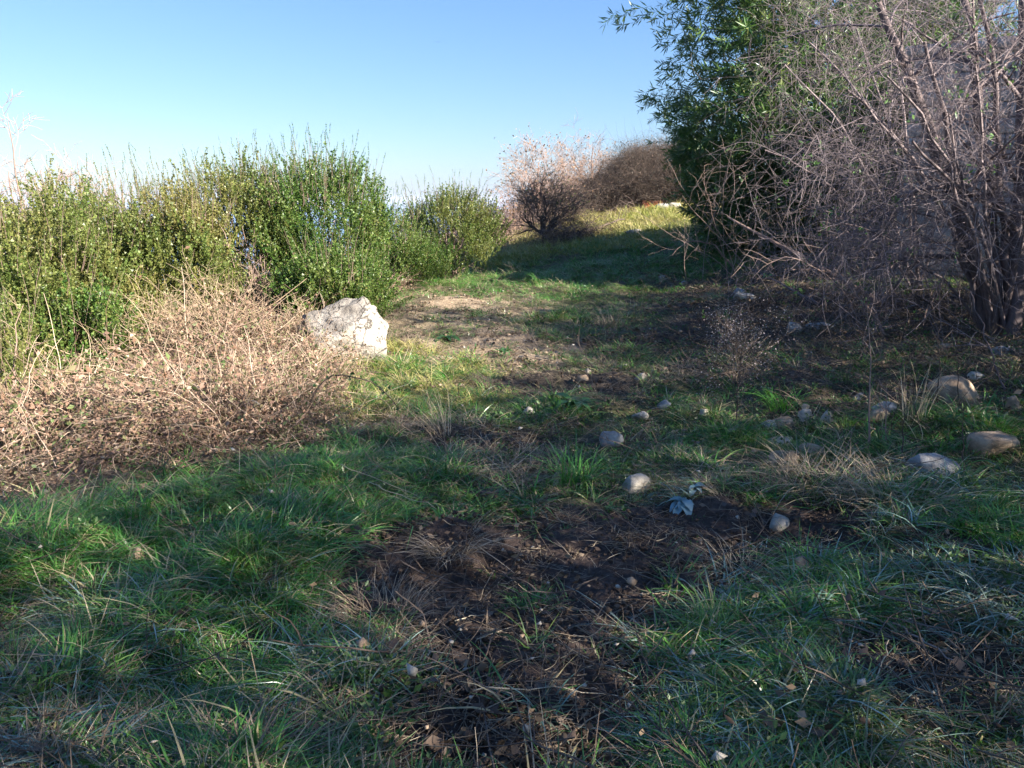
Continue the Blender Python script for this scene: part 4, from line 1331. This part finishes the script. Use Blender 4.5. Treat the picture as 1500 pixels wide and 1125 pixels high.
def clump(label, px, py, n, h, w, spread, lean=.4, curl=.9, mat='grass', var=None, dirb=None):
    if var is not None: var = np.resize(var, n)
    b = spotz(px, py)
    g = Geo()
    blades(g, n, spread, h, .25, w, lean, curl, segs=5, dirbias=dirb, var=RNG.uniform(.35, .8, n) if var is None else var)
    o = put('grass_clump', g.mesh('grass_clump', M[mat]), loc=tuple(b))
    o['label'], o['category'], o['group'] = label, 'grass clump', 'grass clumps standing out from the turf'
clump('bright green grass clump behind the pale grey lump', 842, 712, 170, .24, .0055, .09, .3, .8)
clump('small bright green clump in the middle of the bare soil', 783, 893, 110, .10, .004, .07, .5, .7)
clump('second little clump at the lower edge of the bare soil', 795, 1050, 40, .10, .006, .04, .6, .9, 'skysheen')
clump('dry brown clump on the crest of the far path', 890, 478, 90, .22, .005, .12, .3, .6, 'dry')
clump('dense dead grass mound at the top of the bare soil', 658, 805, 240, .11, .0028, .11, .9, .9, 'dry', RNG.uniform(.3, .9, 220))
clump('flattened dead grass mound left of the bare soil', 560, 905, 220, .10, .0028, .14, 1.0, .7, 'dry', RNG.uniform(.1, .7, 200))
clump('tan grass clump right of the bare soil', 1085, 845, 130, .15, .003, .10, .7, .8, 'dry', RNG.uniform(.3, 1, 130))
clump('pale stringy dead grass heap under the grey domed rock', 1200, 712, 260, .24, .003, .2, .9, 1.0, 'dry', RNG.uniform(.2, .9, 260))
clump('pale stringy dead grass heap right of its twin', 1300, 735, 240, .24, .003, .2, .9, 1.0, 'dry', RNG.uniform(.2, .9, 240))
clump('tall pale dry grass among the weeds near the big flat rock', 1338, 612, 36, .36, .005, .08, .15, .35, 'dry', RNG.uniform(.4, 1, 36))
clump('tuft of half-dead grass at the sunlight edge', 650, 640, 50, .26, .004, .08, .5, .5, 'dry', RNG.uniform(.3, .9, 50), (-.5, .3, 0))
clump('green grass clump growing right of the soil patch', 1180, 835, 120, .16, .005, .1, .4, .9)
clump('bleached dry grass leaning on the front of the white boulder', 505, 540, 160, .22, .005, .22, .3, .6, 'dry', RNG.uniform(.4, 1, 160))
clump('bleached dry grass at the left foot of the white boulder', 455, 535, 120, .22, .005, .16, .4, .6, 'dry', RNG.uniform(.3, 1, 120))
clump('matted dead grass hummock in the lower left green', 350, 850, 200, .10, .0032, .16, .9, .9, 'dry', RNG.uniform(.1, .8, 200))
clump('matted dead grass hummock in the lower right corner', 1420, 1095, 200, .12, .0032, .13, .9, .9, 'dry', RNG.uniform(.2, .9, 200))
clump('green clump at the right edge above the frosty grass', 1465, 790, 180, .20, .005, .16, .4, .9)
clump('green clump near the seed plant', 1150, 600, 120, .22, .006, .14, .4, .9)

# arching bramble cane in front of the sunlit grass
b0 = spotz(453, 632)
g, gl = Geo(), Geo()
e1, e2 = at(512, 535, b0.y), at(585, 632, b0.y - .1)
t = thing('bramble_cane', 'dark bramble cane arching in front of the sunlit grass', 'bramble', tuple(b0))
pts = bez((0, 0, 0), (at(455, 548, b0.y) - b0) + Vector((-.03, 0, .06)), at(515, 552, b0.y) - b0, 9, .004)
pts2 = bez(pts[-1], (at(560, 556, b0.y) - b0), at(583, 600, b0.y) - b0, 7, .004)
pts += pts2[1:]
tube(g, pts, .0068, .0035, 5, .1)
lp = np.array([pts[random.randrange(2, len(pts))] for _ in range(30)]) + RNG.normal(0, .018, (30, 3))
leaves(gl, lp, RNG.normal(0, 1, (30, 3)), .035, .6, var=.05)
put('stem', g.mesh('stem', M['darkbark']), t)
put('leaves', gl.mesh('leaves', M['weed']), t, kind='stuff')

# sticks and long dead stems lying about
def stick(label, a, b, r=.003, mat='dry', lift=.02, wig=.006, name='fallen_stalk'):
    p, q = spotz(*a), spotz(*b)
    n_ = 9
    g = Geo()
    pts = []
    for k in range(n_):
        c = p.lerp(q, k / (n_ - 1))
        c.z = max(float(ground_h(c.x, c.y)) + lift, c.z + lift)
        pts.append(tuple(Vector(c) - p + Vector((random.gauss(0, wig), random.gauss(0, wig), 0))))
    tube(g, pts, r, r * .5, 5, random.uniform(.6, 1))
    o = put(name, g.mesh(name, M[mat], True), loc=tuple(p))
    o['label'], o['category'], o['group'] = label, 'dead stem', 'dead stems lying on the ground'
stick('long straight dead stem lying across the lower soil patch', (690, 1027), (905, 1033), .0028, 'dry', .03)
stick('forked pale stem slanting down from the long straight one', (705, 1015), (790, 1052), .0025)
stick('bent pale stem below the right grass, lower middle', (820, 1105), (925, 1022), .003)
stick('pale stick lying across dark soil near the grey stone', (662, 920), (720, 910), .0025)
stick('short pale stick pointing up in the lower right grass', (1283, 1018), (1302, 955), .0028, 'dry', .05)
stick('brown crooked stick in the dark hollow at the lower right', (1310, 925), (1408, 985), .005, 'pinkbark', .03, .012)
stick('straight tan stick above the dark hollow at right', (1255, 905), (1355, 908), .0032, 'tan', .035)
stick('pale short stick on the dark soil beside the pale leaved plant', (965, 800), (1000, 778), .0028)
stick('tan stick leaning in the grass at the far right', (1430, 895), (1499, 888), .003, 'tan', .04)
stick('pale stick in the left foreground grass', (155, 928), (225, 912), .0022, 'dry', .07)
stick('short pale broken stick at the left edge foreground', (52, 980), (75, 995), .003, 'tan', .06)
stick('thin stem lying over the dead grass mound', (700, 945), (770, 918), .0022)
stick('pale stick standing out between the pale lump and the tan stone', (895, 722), (912, 700), .003, 'tan')
stick('long pale straw arching over grass toward the soil mound', (540, 745), (640, 790), .002, 'dry', .14)
stick('second long straw arching over grass above its twin', (500, 725), (620, 775), .002, 'dry', .16)
stick('grey twig lying in the sunlit brambles', (165, 595), (115, 578), .006, 'darkbark', .35)

b = spotz(1066, 897)
g = Geo(); leaves(g, [(0, 0, .015), (.012, .005, .012)], [(0.3, .4, .5), (-.3, .2, .6)], .035, .7, var=.5)
o = put('red_leaf', g.mesh('red_leaf', M['redleaf']), loc=tuple(b)); o['label'] = 'small bright red dead leaf at the edge of the bare soil'; o['category'] = 'leaf'

# ------------------------------------------------------------------ beyond the path
def far_tree(name, label, px, ptop, Y, halfpx, base_drop, mat, r, spec, nst=4, leaf=None, nleaf=0, lsize=.07, group='trees beyond the path', zb=None, tint=.0, trunk_h=.2):
    top = at(px, ptop + 2, Y)
    x = top.x
    z = float(ground_h(x, Y)) if zb is None else zb
    H = top.z - z
    W = halfpx / FOC * Y
    t = thing(name, label, 'tree', (x, Y, z), 0, group)
    g = Geo(); tips = []
    fork = Vector((0, 0, H * trunk_h))
    if trunk_h > .05: tube(g, bez((0, 0, -.3), fork * .5 + Vector((.03, 0, 0)), fork, 6, .01), r * 1.2, r, 7, .4)
    for k in range(nst):
        a = k * 6.28 / nst + random.uniform(-.4, .4)
        q = random.uniform(.15, .8) if k else 0.0
        e = Vector((W * q * math.cos(a), W * q * math.sin(a), H * random.uniform(.75, .97) * (1 - .25 * q)))
        if k == 0: e.z = H * .97
        st = fork if trunk_h > .05 else Vector((random.gauss(0, .1), random.gauss(0, .1), -.2))
        pts = bez(st, st.lerp(e, .45) + Vector((e.x * .25, e.y * .25, 0)), e, 10, .02)
        branch(g, pts, r * .7, r * .12, len(spec), spec, tips)
    put('trunk', g.mesh('trunk', M[mat], True), t)
    if leaf:
        P = []
        for _ in range(nleaf):
            p, d = random.choice(tips)
            P.append(np.array(p) + RNG.normal(0, lsize * .9, 3))
        g = Geo(); leaves(g, P, RNG.normal(0, 1, (nleaf, 3)), lsize, .7)
        me = g.mesh('crown', M[leaf], tint=np.repeat(np.clip(RNG.normal(tint, .2, nleaf), 0, 1), 4))
        put('crown', me, t, kind='stuff')

MINR[:] = [.0055, .0035]
BR = [(6, 1.3, .5, .10, .05), (4, .7, .5, .12, .04), (3, .4, .5, .12, .03)]
BRs = [(7, .9, .5, .12, .03), (6, .5, .5, .14, .02), (3, .28, .5, .12, .02)]
far_tree('oak_tree', 'rust brown oak still holding dead leaves behind the path crest', 788, 232, 27, 58, 0, 'pinkbark', .09, BR, 7, 'oak', 420, .07)
far_tree('small_tree', 'small dark twiggy tree in front of the rust brown oak', 798, 285, 20.5, 52, 0, 'darkbark', .07, BRs, 9, 'shrub', 500, .04, tint=.2, trunk_h=.22)
far_tree('bare_tree', 'pale bare tree with fine twigs right of the oak', 868, 212, 40, 62, 0, 'pinkbark', .10, BR, 5)
far_tree('bare_tree', 'slim bare tree between the oak and the pale bare tree', 832, 240, 33, 35, 0, 'pinkbark', .06, BR, 4, 'oak', 500, .07)
far_tree('bare_tree', 'brownish tree tops showing behind the bramble mound', 962, 222, 46, 48, 0, 'pinkbark', .10, BR, 6, 'oak', 500, .08)
far_tree('bare_tree', 'low bare tree behind the left end of the bramble mound', 905, 250, 42, 40, 0, 'pinkbark', .07, BR, 5, 'oak', 600, .09)
far_tree('bare_tree', 'tallest pinkish bare tree rising at the far left edge', 10, 160, 16, 75, 0, 'pinkbark', .06, BRs, 6)
far_tree('bare_tree', 'pinkish bare tree behind the second shrub', 112, 222, 18, 60, 0, 'pinkbark', .05, BRs, 5)
far_tree('bare_tree', 'faint bare tree above the olive shrub on the left', 60, 235, 17, 50, 0, 'pinkbark', .05, BRs, 5)
far_tree('bare_tree', 'sparse bare tree between the yellowish and spiky shrubs', 175, 250, 19, 45, 0, 'pinkbark', .05, BRs, 4)

# brown scrub on the slope just below the crest
def scrub_src():
    return [two_mat('scrub_clump', *tangle(26, 60, .55, .045, 1.6), M['pinkbark'], M['oak']) for _ in range(4)]
ss = scrub_src()
n = 2600
y = RNG.uniform(19.5, 45, n)
xh = np.interp(y, [0, 17, 19, 35, 60], [-2.3, -2.2, -1.2, 3.4, 7])
x = xh - .3 - RNG.uniform(0, 1, n) * 9
lay('scrub', ss, x, y, x * 0 + .8, .8, 1.6, x * 0, 'pinkish brown scrub on the slope falling away beyond the path', tilt=.3, zoff=.05)

# bramble mound on the hill, its shaded side put into dark colours
md_ = [two_mat('dark_bramble_tangle', *tangle(30, 60, .5, .04, 1.2), M['shadecane'], M['shadeleaf']) for _ in range(4)]
n = 1500
u = RNG.uniform(0, 1, n); 
y = 27 + RNG.uniform(0, 8, n)
px_ = RNG.uniform(868, 1040, n)
x = (px_ - 750) / 1163 * y
h0 = base_h(x, y)
crest = np.interp(px_, [868, 900, 930, 960, 1040], [.35, 1.0, 1.45, 1.6, 1.6]) * (1 + .15 * np.sin(px_ * .09))
z = h0 + RNG.uniform(0, 1, n) ** .6 * crest * np.interp(y, [27, 30, 35], [.45, 1, 1])
E = np.stack([RNG.normal(0, .5, n), RNG.normal(0, .5, n), RNG.uniform(0, 6.28, n)], -1)
scatter('bramble_mound', md_, np.stack([x, y, z], -1), E, RNG.uniform(.8, 1.5, n), RNG.integers(0, 4, n), x * 0 + .2, 'mound of brambles, coloured dark for its shaded side, on the hill beyond the bamboo')
# scrub sliding down its left side, at the edge of the sunny grass
n = 700
y = RNG.uniform(19, 32, n)
x = np.interp(y, [0, 17, 19, 35, 60], [-2.3, -2.2, -1.2, 3.4, 7]) + RNG.normal(.5, .5, n)
x = np.where(y < 21, x + 1.7, x)
k = x > .9
lay('slope_brambles', md_ + ss, x[k], y[k], x[k] * 0 + .7, .35, .8, x[k] * 0 + .3, 'low mixed brambles along the edge of the sunny slope', tilt=.4, zoff=.1)

# pieces lying on the sunny slope
p = at(957, 303, 27); p.z = float(ground_h(p.x, p.y)) + .10
g = Geo()
for k in range(7):
    x0 = -.36 + k * .104
    g.add([(x0, -.25, .00), (x0 + .052, -.25, .035), (x0 + .104, -.25, 0), (x0, .25, .14), (x0 + .052, .25, .175), (x0 + .104, .25, .14)], Q=[(0, 1, 4, 3), (1, 2, 5, 4)])
    g.add([(x0, -.25, -.008), (x0 + .052, -.25, .027), (x0 + .104, -.25, -.008), (x0, .25, .132), (x0 + .052, .25, .167), (x0 + .104, .25, .132)], Q=[(3, 4, 1, 0), (4, 5, 2, 1)])
o = put('corrugated_sheet', g.mesh('corrugated_sheet', M['rust']), loc=tuple(p)); o.rotation_euler = (.3, 0, .1)
o['label'] = 'rusty red metal sheet lying on the sunny slope'; o['category'] = 'metal sheet'
for (px, py, w, mt, lb) in [(970, 311, .45, 'greystone', 'grey rock in front of the rusty sheet on the slope'), (990, 303, .32, 'stone', 'white rock at the bamboo edge beside the rusty sheet'), (930, 352, .28, 'stone', 'pale stone in the yellow grass at the shadow edge')]:
    q = at(px, py, 26.3 if py < 330 else 19.5); q.z = float(ground_h(q.x, q.y)) + .08
    o = put('stone', rock_mesh('stone', w, w * .7, w * .5, M[mt], int(px), 2), loc=tuple(q)); o['label'] = lb; o['category'] = 'stone'; o['group'] = 'stones on the sunny slope'
a0 = at(828, 362, 19.6); a0.z = float(ground_h(a0.x, a0.y)) + .15
g = Geo(); e = at(915, 322, 22.5) - a0
branch(g, bez((0, 0, 0), e * .5 + Vector((0, 0, .1)), e, 10, .02), .06, .02, 2, [(6, .6, .6, .12, 0), (4, .3, .6, .12, 0)])
o = put('fallen_branch', g.mesh('fallen_branch', M['darkbark'], True), loc=tuple(a0)); o['label'] = 'dark dead branch lying up the sunny slope'; o['category'] = 'branch'

# bird high in the sky
p = at(641, 62, 60)
g = Geo()
g.add([(0, -.16, 0), (.03, 0, .02), (-.03, 0, .02), (0, .16, 0), (0, 0, -.03), (.16, -.03, .07), (.19, .05, .08), (.04, .06, .02), (-.16, -.03, .07), (-.19, .05, .08), (-.04, .06, .02)],
      T=[(0, 1, 2), (1, 3, 2), (0, 4, 1), (0, 2, 4), (3, 1, 4), (3, 4, 2), (1, 5, 6), (1, 6, 7), (2, 9, 8), (2, 10, 9)])
o = put('bird', g.mesh('bird', M['bird']), loc=tuple(p)); o['label'] = 'tiny dark bird high in the clear sky'; o['category'] = 'bird'
